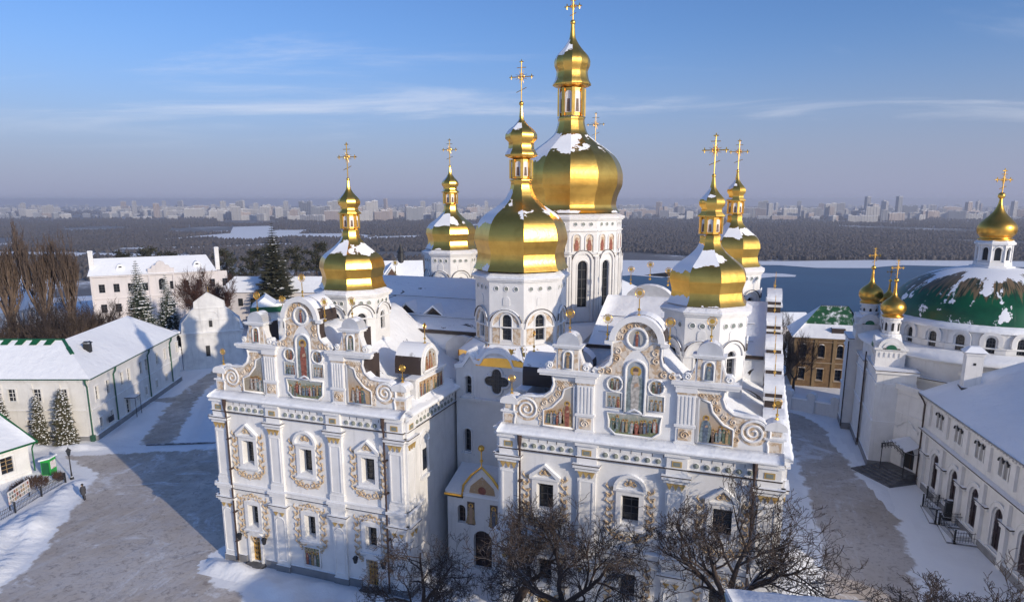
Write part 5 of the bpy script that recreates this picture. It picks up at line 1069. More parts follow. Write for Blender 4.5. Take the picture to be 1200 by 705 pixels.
def mat_ground():
    m, t, b = nt('snowy_ground'); g = geo(t); s = N(t, 'ShaderNodeSeparateXYZ'); L(t, g.outputs['Position'], s.inputs[0])
    far = rng_map(t, s.outputs[2], -80, -20, 1, 0)
    c = mix(t, rng_map(t, noise(t, .10, 6), .35, .7), SNOWC, (.78,.79,.82))
    scrub = rng_map(t, noise(t, .03, 6, .7), .42, .52)
    slope = math_(t, 'MULTIPLY', rng_map(t, s.outputs[2], -6, -1, 1, 0), .75)
    c = mix(t, math_(t, 'MULTIPLY', scrub, slope), c, (.10,.085,.075))
    c = mix(t, math_(t, 'MULTIPLY', rng_map(t, noise(t, .004, 8, .65), .36, .50), far), c, (.115,.105,.10)); L(t, c, b.inputs['Base Color']); b.inputs['Roughness'].default_value = .7
    bn = N(t, 'ShaderNodeBump', Strength=.5, Distance=.25); L(t, noise(t, .7, 7, .62), bn.inputs['Height']); L(t, bn.outputs[0], b.inputs['Normal']); return m
tag(gm.build('ground', mat_ground(), smooth=True), kind='structure')
# trodden square, lanes and paths: one fine sheet whose edges fray into snow
def inside(p, poly):
    x, y = p; c = False; n = len(poly)
    for i in range(n):
        x0, y0 = poly[i]; x1, y1 = poly[i-1]
        if (y0 > y) != (y1 > y) and x < (x1-x0)*(y-y0)/(y1-y0+1e-12)+x0: c = not c
    return c
def sdist(p, poly):
    d = 1e9; n = len(poly)
    for i in range(n):
        (x0,y0),(x1,y1) = poly[i-1], poly[i]; dx, dy = x1-x0, y1-y0; t = max(0, min(1, ((p[0]-x0)*dx+(p[1]-y0)*dy)/(dx*dx+dy*dy+1e-12)))
        d = min(d, math.hypot(p[0]-x0-t*dx, p[1]-y0-t*dy))
    return d if inside(p, poly) else -d
def mat_ice():
    m, t, b = nt('trodden_ice'); at = N(t, 'ShaderNodeAttribute', attribute_name='wear')
    a = math_(t, 'ADD', at.outputs['Fac'], math_(t, 'MULTIPLY', math_(t, 'SUBTRACT', noise(t, .45, 6, .65), .5), 3.4))
    f = rng_map(t, a, -.15, .35)
    base = mix(t, rng_map(t, noise(t, .09, 5, .6), .35, .65), (.43,.365,.305), (.55,.50,.46))
    base = mix(t, math_(t, 'MULTIPLY', rng_map(t, noise(t, 1.6, 6, .75, None, 1.2), .5, .66), .8), base, (.24,.20,.175))
    vr = N(t, 'ShaderNodeVectorMath', operation='MULTIPLY'); L(t, geo(t).outputs['Position'], vr.inputs[0]); vr.inputs[1].default_value = (1, .10, 1)
    base = mix(t, math_(t, 'MULTIPLY', rng_map(t, noise(t, 1.5, 6, .7, vr.outputs[0], .4), .52, .66), .45), base, (.58,.565,.56))
    base = mix(t, math_(t, 'MULTIPLY', rng_map(t, noise(t, .13, 9, .78, None, 1.8), .53, .64), .8), base, (.72,.72,.74))
    base = mix(t, math_(t, 'MULTIPLY', rng_map(t, noise(t, .33, 9, .8, None, 2.2), .56, .66), .55), base, (.15,.13,.12))
    L(t, mix(t, f, SNOWC, base), b.inputs['Base Color'])
    L(t, rng_map(t, noise(t, .5, 5), .35, .65, .30, .75), b.inputs['Roughness'])
    bn = N(t, 'ShaderNodeBump', Strength=.6, Distance=.10); L(t, noise(t, 1.4, 7, .68), bn.inputs['Height']); L(t, bn.outputs[0], b.inputs['Normal']); return m
def sheet(name, poly, step, z=.004, m=None):
    xs = [p[0] for p in poly]; ys = [p[1] for p in poly]; x0, y0 = min(xs)-1, min(ys)-1; nx = int((max(xs)+1-x0)/step)+1; ny = int((max(ys)+1-y0)/step)+1
    q = MB(); ids = {}; w = []
    D = [[sdist((x0+i*step, y0+j*step), poly) for j in range(ny+1)] for i in range(nx+1)]
    def vid(i, j):
        if (i,j) not in ids: ids[(i,j)] = q.pt((x0+i*step, y0+j*step, z)); w.append(D[i][j])
        return ids[(i,j)]
    for i in range(nx):
        for j in range(ny):
            if max(D[i][j], D[i+1][j], D[i][j+1], D[i+1][j+1]) > -.9: q.face((vid(i,j),vid(i+1,j),vid(i+1,j+1),vid(i,j+1)))
    o = q.build(name, m); at = o.data.attributes.new('wear', 'FLOAT', 'POINT'); at.data.foreach_set('value', w); return tag(o, kind='structure')
ICE = mat_ice()
sheet('square', [(-67.2,51.3),(-65.2,48.2),(-62.7,44.5),(-58.6,39.6),(-56,35.6),(-54.4,32.1),(-51,26),(-40,20),(-30,14),(-24,20),(-27,28),(-33,33),(-35.5,37.6),(-40.2,39.2),(-43,42),(-44,62),(-49,64.5),(-60,63.4),(-72,57.3),(-76.5,54.6),(-71.5,52.8)], .55, .004, ICE)
sheet('path', [(-71.7,60.2),(-67.9,62.6),(-80.5,79.5),(-88,94),(-91.5,94),(-84.5,79),(-86.2,76.5),(-85.2,75.4),(-82.6,76.2)], .4, .008, ICE)
sheet('lane', [(5.6,104),(9.4,98),(10.6,90),(12.2,80.5),(14.0,74),(14.4,66),(13.6,58),(13,48),(11,36),(8,24),(4.6,24),(6.2,40),(6.4,52),(6.9,62),(6.2,76),(5.2,90),(4.4,102)], .5, .004, ICE)
# ploughed snow banks
def bank(name, poly, h, seed, step=.5, kind='stuff'):
    xs = [p[0] for p in poly]; ys = [p[1] for p in poly]; x0, y0 = min(xs), min(ys); nx = int((max(xs)-x0)/step)+2; ny = int((max(ys)-y0)/step)+2; rn = random.Random(seed); ph = [rn.uniform(0,6) for _ in range(6)]
    q = MB(); ids = {}
    D = [[sdist((x0+i*step, y0+j*step), poly) for j in range(ny+1)] for i in range(nx+1)]
    def vid(i, j):
        if (i,j) not in ids:
            x, y, d = x0+i*step, y0+j*step, max(0, D[i][j]); e = ss(d/1.3)
            b = .55+.25*sin(x*.9+ph[0]+sin(y*.7))+.2*sin(y*1.3+ph[1]+x*.5)+.16*sin(x*2.3+y*1.9+ph[2])+.10*sin(x*4.1-y*3.3+ph[3]); ids[(i,j)] = q.pt((x, y, .001+h*e*max(.15, b)))
        return ids[(i,j)]
    for i in range(nx):
        for j in range(ny):
            if max(D[i][j], D[i+1][j], D[i][j+1], D[i+1][j+1]) > 0: q.face((vid(i,j),vid(i+1,j),vid(i+1,j+1),vid(i,j+1)))
    return tag(q.build(name, M['snow'], smooth=True), kind=kind)
bank('snow_bank', [(-68.2,51.2),(-68.9,49.2),(-67.6,45.6),(-66.3,42),(-65.4,38.6),(-62,30),(-56,26),(-52.5,27.5),(-54.9,32),(-56.5,35.4),(-59.1,39.4),(-63.2,44.4),(-65.7,48.1)], .95, 1)
bank('snow_bank', [(-43.2,40.9),(-42.2,42.0),(-24,41.9),(-16,46.5),(2.6,41.9),(5,44),(5.6,60),(3.2,62),(2.9,42),(3,36),(-15,33),(-27,34),(-33.5,37.8),(-38,39.4),(-41.5,39.3)], .7, 2, .45)
bank('snow_bank', [(-77.5,56.2),(-73,58.2),(-70,60.5),(-77,58.4),(-85,56),(-92,54.5),(-86,52)], .8, 3)
bank('snow_bank', [(-72.5,61.5),(-83.0,75.6),(-86.4,76),(-77.8,60.9)], .4, 4); bank('snow_bank', [(-66.5,63),(-47,66),(-52,74),(-62,84),(-79,88),(-80,80.5)], .45, 5)
bank('snow_bank', [(4.6,44),(6.2,50),(6.8,62),(5.9,76),(4.6,80),(3.4,70),(3.0,50)], .55, 6); bank('snow_bank', [(10.2,97),(12.8,80),(14.5,77),(13.7,66),(13.4,74),(12,82),(10,92)], .35, 7)
q = MB()
for (x0,y0),(x1,y1) in (((-70.5,60.6),(-62,64.6)),((-62,64.6),(-49,66.2)),((-49,66.2),(-44,66.4))):
    l = math.hypot(x1-x0,y1-y0); nx, ny = -(y1-y0)/l*.35, (x1-x0)/l*.35; i = q.pts([(x0,y0,0),(x1,y1,0),(x1+nx,y1+ny,0),(x0+nx,y0+ny,0),(x0,y0,.14),(x1,y1,.14),(x1+nx,y1+ny,.14),(x0+nx,y0+ny,.14)])
    for f_ in ((4,5,6,7),(0,1,5,4),(1,2,6,5),(2,3,7,6),(3,0,4,7)): q.face([i[k] for k in f_])
tag(q.build('kerb', M['grey2']), kind='structure')
# river, shore ice
def mat_water():
    m, t, b = nt('river_water'); b.inputs['Roughness'].default_value = .45; b.inputs['Specular IOR Level'].default_value = .22; L(t, mix(t, rng_map(t, noise(t, .006, 4), .4, .6), (.014,.072,.15), (.02,.09,.175)), b.inputs['Base Color'])
    bn = N(t, 'ShaderNodeBump', Strength=.25, Distance=.6); L(t, noise(t, .12, 4), bn.inputs['Height']); L(t, bn.outputs[0], b.inputs['Normal']); return m
q = MB(); q.poly([(*AF(a, f), -85.7) for a, f in ((60,520),(2600,520),(2600,1300),(1500,1290),(900,1260),(500,1250),(160,1240),(60,900))]); tag(q.build('river', mat_water()), kind='structure')
rn = random.Random(5); q = MB(); E0 = []; E1 = []
for k in range(60):
    a = 40+k*45; E0.append((a, 1225+28*sin(k*.9)+rn.uniform(-16,16)-(90 if k < 7 else 0))); E1.append((a, 1345+15*sin(k*.5)))
for k in range(59): q.poly([(*AF(*E0[k]), -85.45),(*AF(*E0[k+1]), -85.45),(*AF(*E1[k+1]), -85.45),(*AF(*E1[k]), -85.45)])
for a, f, w_, d_ in ((330,1080,120,45),(210,1120,90,60)): q.poly([(*AF(a+w_*cos(t*PI/7), f+d_*sin(t*PI/7)*(1+.3*sin(t*3))), -85.4) for t in range(14)])
tag(q.build('shore_ice', M['snow']), kind='structure')
fld = [[(-1090,1950),(-1020,2500),(-1250,3100),(-1120,3250),(-950,2750),(-800,2800),(-760,2450),(-600,2480),(-440,2300),(-520,2120),(-700,2200),(-780,2000),(-950,2150)], [(-1000,1690),(-760,1780),(-640,1900),(-520,1860),(-640,1720),(-800,1650)], [(-1700,1450),(-1500,1650),(-700,1500),(-560,1420),(-700,1360)], [(-520,2000),(-300,2150),(-300,2350),(-450,2250)], [(-60,2400),(60,2700),(160,2600),(40,2350)], [(-300,3300),(-150,3500),(-50,3350),(-200,3200)]]
q = MB()
for pl in fld: q.poly([(*AF(a, f), -85.2) for a, f in pl])
tag(q.build('snow_field', M['snow']), kind='structure')
# flood-plain forest: one countless mass of bare crowns, tuft by tuft
def forest(name, pts, seed, hmin, hmax, m, zf):
    rs = np.random.RandomState(seed); n = len(pts); K = 5
    ctr = np.array([(x, y, zf(x, y)) for x, y in pts]); h = rs.uniform(hmin, hmax, n); w = h*rs.uniform(.28, .5, n)
    V = np.zeros((n, 2*K+1, 3)); ang = rs.uniform(0, 6.28, n)
    for r, (hz, rw) in enumerate(((.12,.75),(.6,1.0))):
        for k in range(K):
            jr = rs.uniform(.6, 1.25, n); a = ang+2*PI*k/K+r*.6
            V[:, r*K+k, 0] = ctr[:,0]+np.cos(a)*w*rw*jr; V[:, r*K+k, 1] = ctr[:,1]+np.sin(a)*w*rw*jr; V[:, r*K+k, 2] = ctr[:,2]+h*hz*rs.uniform(.7,1.3,n)
    V[:, 2*K, :] = ctr+np.stack([rs.uniform(-.2,.2,n)*w, rs.uniform(-.2,.2,n)*w, h], 1)
    F = []
    for k in range(K): j = (k+1) % K; F += [(k, j, K+j), (k, K+j, K+k), (K+k, K+j, 2*K)]
    F = np.array(F); F = (F[None,:,:]+(np.arange(n)*(2*K+1))[:,None,None]).reshape(-1, 3)
    me = bpy.data.meshes.new(name); me.vertices.add(n*(2*K+1)); me.vertices.foreach_set('co', V.reshape(-1)); me.loops.add(F.size); me.loops.foreach_set('vertex_index', F.reshape(-1)); me.polygons.add(len(F)); me.polygons.foreach_set('loop_start', np.arange(0, F.size, 3)); me.polygons.foreach_set('loop_total', np.full(len(F), 3)); me.materials.append(m); me.update(); me.validate()
    o = bpy.data.objects.new(name, me); COL.objects.link(o); return tag(o, kind='stuff')
rn = random.Random(11); P = []
while len(P) < 68000:
    f = 1355*(4300/1355)**rn.random(); a = rn.uniform(-.95, .95)*f; 
    if a < 160 and f < 1600 and rn.random() < .6: continue
    if any(inside((a, f), pl) for pl in fld): continue
    if sin(a*.004+1)+sin(f*.006+a*.002)+sin(a*.011+f*.003) > 1.35: continue
    P.append(AF(a, f))
FM = mat('bare_forest', (.050,.045,.046), .95, c2=(.085,.072,.066), vs=.008, lo=.3, hi=.7)
forest('far_forest', P, 1, 5, 12, FM, lambda x, y: -86)
while len(P) < 76000:
    f = rn.uniform(4300, 8000); a = rn.uniform(-.9, .9)*f
    if sin(a*.0021+1.3)+sin(f*.0031+a*.0007) < .5 or rn.random() < .1: P.append(AF(a, f))
forest('far_forest', P[68000:], 4, 9, 16, FM, lambda x, y: -86)
P = []
while len(P) < 2600:
    f = rn.uniform(1000, 1400); a = rn.uniform(-1.1*f, -20); P.append(AF(a, f)) if sin(a*.01)+sin(f*.02+a*.004) < .7 else None
forest('far_forest', P, 2, 7, 14, FM, lambda x, y: -86)
P = []
while len(P) < 3000:
    f = rn.uniform(430, 760); a = rn.uniform(-.95*f, .95*f); x, y = AF(a, f)
    if ground_h(x, y) > -4 or (a > 30 and f > 500): continue
    P.append((x, y))
forest('slope_wood', P, 3, 6, 12, mat('slope_thicket', (.085,.065,.055), .95, c2=(.13,.105,.09), vs=.05), ground_h)
# ------------------------------------------------------------------ the city across the river
def mat_block(name, c, wc, sc=.33):
    m, t, b = nt(name); tc = N(t, 'ShaderNodeTexCoord'); s = N(t, 'ShaderNodeSeparateXYZ'); L(t, tc.outputs['Object'], s.inputs[0])
    cv = N(t, 'ShaderNodeCombineXYZ'); L(t, math_(t, 'ADD', s.outputs[0], s.outputs[1]), cv.inputs[0]); L(t, s.outputs[2], cv.inputs[1])
    br = N(t, 'ShaderNodeTexBrick', Scale=1.0); L(t, cv.outputs[0], br.inputs['Vector']); br.offset = 0; br.inputs['Brick Width'].default_value = 6; br.inputs['Row Height'].default_value = 3; br.inputs['Mortar Size'].default_value = .9; br.inputs['Color1'].default_value = (*wc, 1); br.inputs['Color2'].default_value = tuple(x*1.5 for x in wc)+(1,); br.inputs['Mortar'].default_value = (*c, 1); L(t, br.outputs[0], b.inputs['Base Color']); b.inputs['Roughness'].default_value = .8; return m
CB = [mat_block('pale_panel_block', (.50,.48,.46), (.14,.15,.18)), mat_block('warm_panel_block', (.46,.38,.34), (.14,.13,.13)), mat_block('grey_panel_block', (.32,.33,.36), (.09,.10,.12))]
def block_mesh(w, d, h, seed, m):
    q = MB(); rs = random.Random(seed); n = max(1, int(w/26))
    for k in range(n):
        u0 = -w/2+w*k/n; hh = h*(1 if k % 2 == 0 or n == 1 else rs.choice((.92,1,1.06))); dd = rs.choice((0,1.2)); q.box(u0, u0+w/n-.02, -d/2-dd, d/2-dd, 0, hh, 0); q.box(u0+.6, u0+w/n-.6, -d/2-dd+.6, d/2-dd-.6, hh+.001, hh+.8, 1); q.box(u0+w/n*.4, u0+w/n*.6, -2.5, 2.5, hh+.8, hh+3.4, 0)
        for b_ in (.25,.7): q.box(u0+w/n*b_, u0+w/n*b_+3, -d/2-dd-1.2, -d/2-dd-.001, 3, hh-1, 0)
    return q
proto = []
for i, (w, d, h, m) in enumerate(((96,13,28,0),(70,13,28,1),(130,13,27,0),(28,18,50,0),(34,20,48,1),(58,14,49,0),(26,24,72,2),(80,14,50,2),(120,13,30,1),(40,16,36,0),(24,22,60,1))):
    q = block_mesh(w, d, h, i, m); me_o = q.build('apartment_block', [CB[m], M['snow']]); proto.append(me_o)
used = set(); rn = random.Random(21)
for cm_ in range(2):
    q = MB()
    for k in range(1100):
        D = rn.uniform(4300, 14000); a = rn.uniform(-.78, .78)*D; w_ = rn.uniform(18, 75); d_ = rn.uniform(12, 20); h_ = rn.choice((10,14,16,20,27,30,38,50)); an = YAWC+rn.choice((0,.4,-.5,1.2)); x, y = AF(a, D)
        if sin(a*.0021+1.3)+sin(D*.0031+a*.0007) < -.35: continue
        q.T = frame((x, y, -86), (cos(an), sin(an)), (sin(an), -cos(an))); q.box(-w_/2, w_/2, -d_, 0, 0, h_, 0); q.box(-w_/2+.5, w_/2-.5, -d_+.5, -.5, h_+.001, h_+1.2, 1); q.box(-3, 3, -d_*.6, -d_*.3, h_+1.2, h_+4, 0)
    tag(q.build('low_city', [CB[(0,2)[cm_]], M['snow']]), kind='stuff')
def city(i, u, D, rz, label=None, group=None, sz=1.0):
    ang = math.atan((u-600)/817.0); a, f = D*math.tan(ang), D; o = proto[i]
    if i in used: o = o.copy(); COL.objects.link(o)
    used.add(i); x, y = AF(a, f); o.location = (x, y, -86); o.rotation_euler = (0, 0, rz); o.scale = (1.25, 1.25, sz)
    return tag(o, label or 'pale apartment block in the hazy city across the river', 'apartment block', group or 'apartment blocks of the far city')
cl = [(255,300,26,4000,5600),(300,420,50,3900,6200),(420,560,54,3900,6800),(560,640,10,4600,6500),(725,800,20,4600,6400),(880,960,22,4000,6500),(950,1190,64,3800,6000),(0,250,40,4400,8000),(0,1200,16,6200,9000)]
for u0, u1, n, d0, d1_ in cl:
    for k in range(n):
        u = rn.uniform(u0, u1); i = rn.choice((0,1,2,8,9,3,4,5,5,7,10,3)); 
        if rn.random() < .35: i = rn.choice((0,1,2,8,9,9,5))
        city(i, u, rn.uniform(d0, d1_), YAWC+rn.choice((0,0,.35,-.4,1.57,.8)), sz=rn.choice((.9,1.1,1.3,1.6,1.9,2.2)))
for k, (i, u, D, lab) in enumerate(((6,1017,5200,'grey tower of a pair, standing left of the other, behind the dark river forest'),(6,1054,5000,'grey tower of a pair, the taller and right hand one, above the far forest'),(3,272,4400,'pale tower at the left end of the dense city cluster behind the spruce'),(4,1026,4600,'brownish tower block just right of the grey left tower of the pair'),(3,903,5000,'pale tower alone right of the twin golden domes'))):
    city(i, u, D, YAWC+.2, lab, 'towers of the far city', 2.0 if i == 6 else 1.9)
# ================================================================== TREES
def bare_tree(rnd, h, fork, spread, lev=5, kids=(4,4,4,4,3), up=.25, thick=.28, lean=(0,0), rmin=.014, curl=.35, trunk_n=4, upright=False, wid=None):
    T_ = MB(); B = MB()
    def bough(p, d, Ln, r, l):
        n = 4 if l < 3 else 3; pts = [p]; rs = [r]; cur = d.copy(); w = p.copy()
        for k in range(n):
            cur = (cur + Vector((rnd.uniform(-curl,curl), rnd.uniform(-curl,curl), rnd.uniform(-curl,curl)*.7+up*.25))).normalized()
            w = w + cur*Ln/n; pts.append(w.copy()); rs.append(max(rmin, r*(1-.62*(k+1)/n)))
        B.tube(pts, rs, 6 if l == 0 else 5 if l == 1 else 4 if l == 2 else 3, cap=False)
        if l+1 >= lev: return
        K = kids[min(l, len(kids)-1)]
        for k in range(K):
            t = .28+.72*(k+rnd.random()*.8)/K; i = min(n-1, int(t*n)); fr_ = t*n-i; fr_ = min(1, fr_); q = pts[i].lerp(pts[i+1], fr_)
            base = (pts[i+1]-pts[i]).normalized(); side = base.cross(Vector((rnd.uniform(-1,1), rnd.uniform(-1,1), rnd.uniform(-1,1)))).normalized()
            sp = spread*(.7+.6*rnd.random()); nd = (base*cos(sp)+side*sin(sp)+Vector((0,0,up*.35))).normalized()
            bough(q, nd, Ln*rnd.uniform(.50,.72), max(rmin, rs[i]*.62), l+1)
    top = Vector((lean[0], lean[1], fork)); n = 5
    tp = [Vector((lean[0]*t*t+.12*sin(t*5), lean[1]*t*t+.1*sin(t*4+1), fork*t)) for t in [k/n for k in range(n+1)]]
    T_.tube(tp, [thick*(1.25-.45*k/n) for k in range(n+1)], 8)
    for k in range(trunk_n):
        az = 2*PI*k/trunk_n+rnd.uniform(-.4,.4); el = rnd.uniform(.5,1.0) if not upright else rnd.uniform(1.15,1.4)
        bough(tp[-1] if k % 2 or not upright else tp[-1-k % 3].copy(), Vector((cos(az)*cos(el), sin(az)*cos(el), sin(el))), (h-fork)*rnd.uniform(.55,.8)*(1.15 if not upright else 1), thick*.62, 0)
    mz = max(p[2] for p in B.v); kz = (h-fork)/(mz-fork); rr = sorted(math.hypot(p[0]-lean[0], p[1]-lean[1]) for p in B.v)[int(len(B.v)*.97)]; kw = (wid/rr) if wid else kz
    B.v = [(lean[0]+(p[0]-lean[0])*(1+(kw-1)*min(1,abs(p[2]-fork)*.6+math.hypot(p[0]-lean[0],p[1]-lean[1])*.6)), lean[1]+(p[1]-lean[1])*(1+(kw-1)*min(1,abs(p[2]-fork)*.6+math.hypot(p[0]-lean[0],p[1]-lean[1])*.6)), fork+(p[2]-fork)*kz if p[2] > fork else p[2]) for p in B.v]
    return T_, B
def place_tree(name, loc, rnd, label, group=None, m='bark', cat='tree', **kw):
    r = empty(name, (0,0,0), label, cat, group); t, b = bare_tree(rnd, **kw); t.build('trunk', M['bark'], r); b.build('crown', M[m], r, True); r.location = loc; return r
R_ = random.Random
place_tree('bare_tree', (-19.3,36.5,0), R_(4), 'gnarled bare tree before the left block, with golden door behind its twigs', h=9.8, fork=3.6, wid=4.8, spread=.8, lev=6, kids=(5,4,4,3,2), rmin=.018, thick=.3, trunk_n=5, up=.12, curl=.42)
place_tree('bare_tree', (-14.6,38.5,0), R_(41), 'bare tree before the porch, on a thick slanting trunk', h=10.6, fork=4.8, wid=4.0, spread=.8, lev=6, kids=(5,4,4,3,2), rmin=.018, thick=.34, trunk_n=4, up=.12, curl=.42, lean=(1.6,1.5))
place_tree('bare_tree', (-9.6,36.2,0), R_(9), 'dense bare tree below the right block, between the porch and its middle window', h=12.9, fork=6.0, wid=6.2, spread=.8, lev=6, kids=(5,5,4,4,2), rmin=.018, thick=.36, trunk_n=5, up=.12, curl=.42)
place_tree('bare_tree', (-.2,36.5,0), R_(15), 'wide bare tree with black limbs before the right corner of the cathedral', h=14.6, fork=8.0, wid=6.4, spread=.75, lev=6, kids=(6,4,4,3,2), rmin=.018, thick=.36, trunk_n=6, up=.2, curl=.34)
place_tree('bare_tree', (9.2,33,0), R_(23), 'bare tree top in the lower right corner over the lane', h=14.4, fork=9.2, wid=4.0, spread=.7, lev=6, kids=(5,4,4,3,2), rmin=.018, thick=.3, trunk_n=4, up=.25, curl=.34)
place_tree('bare_tree', (12.6,33.5,0), R_(29), 'bare tree top at the right edge below the arcaded windows', h=13.4, fork=8.6, wid=3.6, spread=.7, lev=6, kids=(5,4,4,3,2), rmin=.018, thick=.28, trunk_n=4, up=.25, curl=.34)
# poplar with upswept boughs, and the thicket round it
place_tree('poplar', (-121,86,0), R_(3), 'tall brown poplar with upswept bare boughs above the left roofs', m='barkb', h=27.5, fork=9, wid=3.6, spread=.28, lev=5, kids=(6,4,4,3), thick=.5, trunk_n=9, up=1.1, curl=.12, upright=True, rmin=.035)
place_tree('poplar', (-117.5,88.5,0), R_(37), 'third poplar, the most slender, right of the two taller ones', m='barkb', h=25, fork=9, wid=2.6, spread=.28, lev=5, kids=(6,4,4,3), thick=.45, trunk_n=8, up=1.1, curl=.12, upright=True, rmin=.035)
place_tree('poplar', (-125.5,83,0), R_(33), 'second slightly lower poplar touching the tall one at the left edge', m='barkb', h=24, fork=9, wid=3.2, spread=.28, lev=5, kids=(6,4,4,3), thick=.5, trunk_n=8, up=1.1, curl=.12, upright=True, rmin=.035)
grove = 'bare trees of the grove behind the left range'
pr = [place_tree('bare_tree', (0,0,0), R_(50+k), 'bare brown tree in the grove behind the left range', grove, m=('barkb','bark','barkb')[k], h=(11,12.5,10)[k], fork=2.5, wid=(4.2,4.6,4)[k], spread=.62, lev=5, kids=(5,4,4,3), thick=.24, trunk_n=6, up=.35, curl=.25, rmin=.03) for k in range(3)]
rn = random.Random(8); ng = 0
def put(p, loc, s, label=None, group=None, cat=None):
    global ng
    if p in free: free.remove(p); o = p
    else: o = copy_tree(p)
    o.location = loc; o.rotation_euler = (0,0,rn.uniform(0,6)); o.scale = (s,s,s*rn.uniform(.9,1.1)); tag(o, label, cat, group); return o
free = list(pr)
for k in range(26): put(pr[k % 3], (-117+rn.uniform(-10,11), 86+rn.uniform(-8,7), 0), rn.uniform(.8,1.2))
for k in range(10): put(pr[k % 3], (-104+rn.uniform(-8,6), 92+rn.uniform(-3,9), 0), rn.uniform(.35,.55), 'low bare tree between the pink building and the gate church', 'bare trees before the pink building')
for k in range(16): put(pr[k % 3], (-150+rn.uniform(-20,70), 165+rn.uniform(-8,30), -2), rn.uniform(.7,1.0), 'bare tree on the hill behind the pink building and the spruce', 'bare trees along the hill edge')
for k in range(60):
    f_ = rn.uniform(255, 440); x_, y_ = AF(rn.uniform(-.85, .8)*f_, f_); put(pr[k % 3], (x_, y_, ground_h(x_, y_)-.5), rn.uniform(.7,1.05), 'bare tree on the slope falling to the river', 'bare trees on the river slope')
for k in range(7): put(pr[k % 3], (-84+rn.uniform(-10,12), 150+rn.uniform(0,14), 0), rn.uniform(.8,1.1), 'bare tree behind the turreted house', 'bare trees around the turreted house')
for i, (x, y, s, lab) in enumerate(((4.6,113,1.0,'dark bare tree leaning before the brick house'),(6.5,114.5,.85,'bare tree right before the brick house windows'),(4,128,.9,'bare tree at the left corner behind the brick house'),(13,146,.85,'round bare tree standing against the river behind the green roof'),(5,150,.7,'bare tree by the river slope, left of the round one'),(22,152,.7,'bare tree behind the green roof, nearest the onion turrets'))): put(pr[i % 3], (x, y, 0), s, lab, 'bare trees near the brick house')
red = place_tree('bare_tree', (-111.5,116,0), R_(71), 'broad reddish brown tree hiding the right end of the pink building', m='barkr', h=17.5, fork=2.5, wid=6.8, spread=.7, lev=6, kids=(5,5,4,4,3), thick=.3, trunk_n=7, up=.3, curl=.22, rmin=.035)
def spruce(name, loc, h, r0, label, seed, m='needle', snow=.5, whorls=26, narrow=1.0, group=None):
    rnd = R_(seed); root = empty(name, (0,0,0), label, 'tree', group); t = MB(); t.tube([(0,0,0),(0,0,h*.5),(0,0,h*.97)], [h*.016,h*.010,.01], 7); t.build('trunk', M['bark'], root)
    q = MB(); s = MB()
    for w in range(whorls):
        f = w/whorls; z = h*(.05+.94*f); R0 = r0*(1-f)**(.8 if name != 'thuja' else .42)*rnd.uniform(.85,1.12)+.08; nb = int(8+10*(1-f))
        for k in range(nb):
            a = 2*PI*(k+rnd.random())/nb; Lb = R0*rnd.uniform(.75,1.1); dr = .30+.25*(1-f)
            nseg = max(3, int(Lb/.28*narrow))
            for j in range(nseg):
                t_ = (j+.6)/nseg; rr = Lb*t_; zz = z - dr*rr*.75 + .22*rr*t_; c = Vector((rr*cos(a), rr*sin(a), zz)); sp = Lb*.30*(1.25-t_)+.09
                for e in (-1, 1):
                    side = Vector((-sin(a), cos(a), 0))*e; out = Vector((cos(a), sin(a), -.35)); tip = c+side*sp*rnd.uniform(.7,1.2)+out*sp*.7+Vector((0,0,-sp*rnd.uniform(.2,.6)))
                    q.poly([c+out*-.06, c+out*sp*.35, tip, c+side*sp*.4-Vector((0,0,sp*.25))])
                if rnd.random() < snow:
                    u = Vector((0,0,.05)); sd = Vector((-sin(a), cos(a), 0)); o_ = Vector((cos(a), sin(a), -.3)); ww = sp*rnd.uniform(.35,.75)
                    s.poly([c+u-sd*ww, c+u*1.6-o_*ww*.4, c+u+sd*ww, c+u*1.4+o_*ww*.7, c+u*.3+o_*ww*.8-Vector((0,0,.05))])
    q.build('crown', M[m], root); s.build('snow_load', M['clump'], root); root.location = loc; return root
spruce('spruce', (-112.7,99,0), 19.2, 4.0, 'snow laden spruce before the pink building, the taller left one of two', 1, snow=.5, whorls=44)
spruce('spruce', (-109.5,102.6,0), 16.2, 3.6, 'snow laden spruce before the pink building, the shorter right one of two', 2, snow=.5, whorls=40)
spruce('spruce', (-107,132,0), 25.6, 6.4, 'big dark green spruce standing free on the skyline left of the cathedral', 3, m='pine', snow=.05, whorls=46)
spruce('thuja', (-83.2,56.5,0), 6.6, 1.0, 'narrow snow dusted conifer by the white range, the shorter left one', 4, m='needle2', snow=.4, whorls=30, narrow=2.2)
spruce('thuja', (-80.3,57.6,0), 7.4, 1.35, 'narrow snow dusted conifer by the white range, the taller right one at its corner', 5, m='needle2', snow=.4, whorls=32, narrow=2.2)
spruce('thuja', (-87.5,54.8,0), 7.2, 1.1, 'snow dusted conifer tip showing over the cottage roof', 6, m='needle2', snow=.4, whorls=28, narrow=2.2)
spruce('young_pine', (-118,104,0), 6.0, 2.2, 'small brownish green pine below the left spruce', 7, m='needle2', snow=.15, whorls=14)
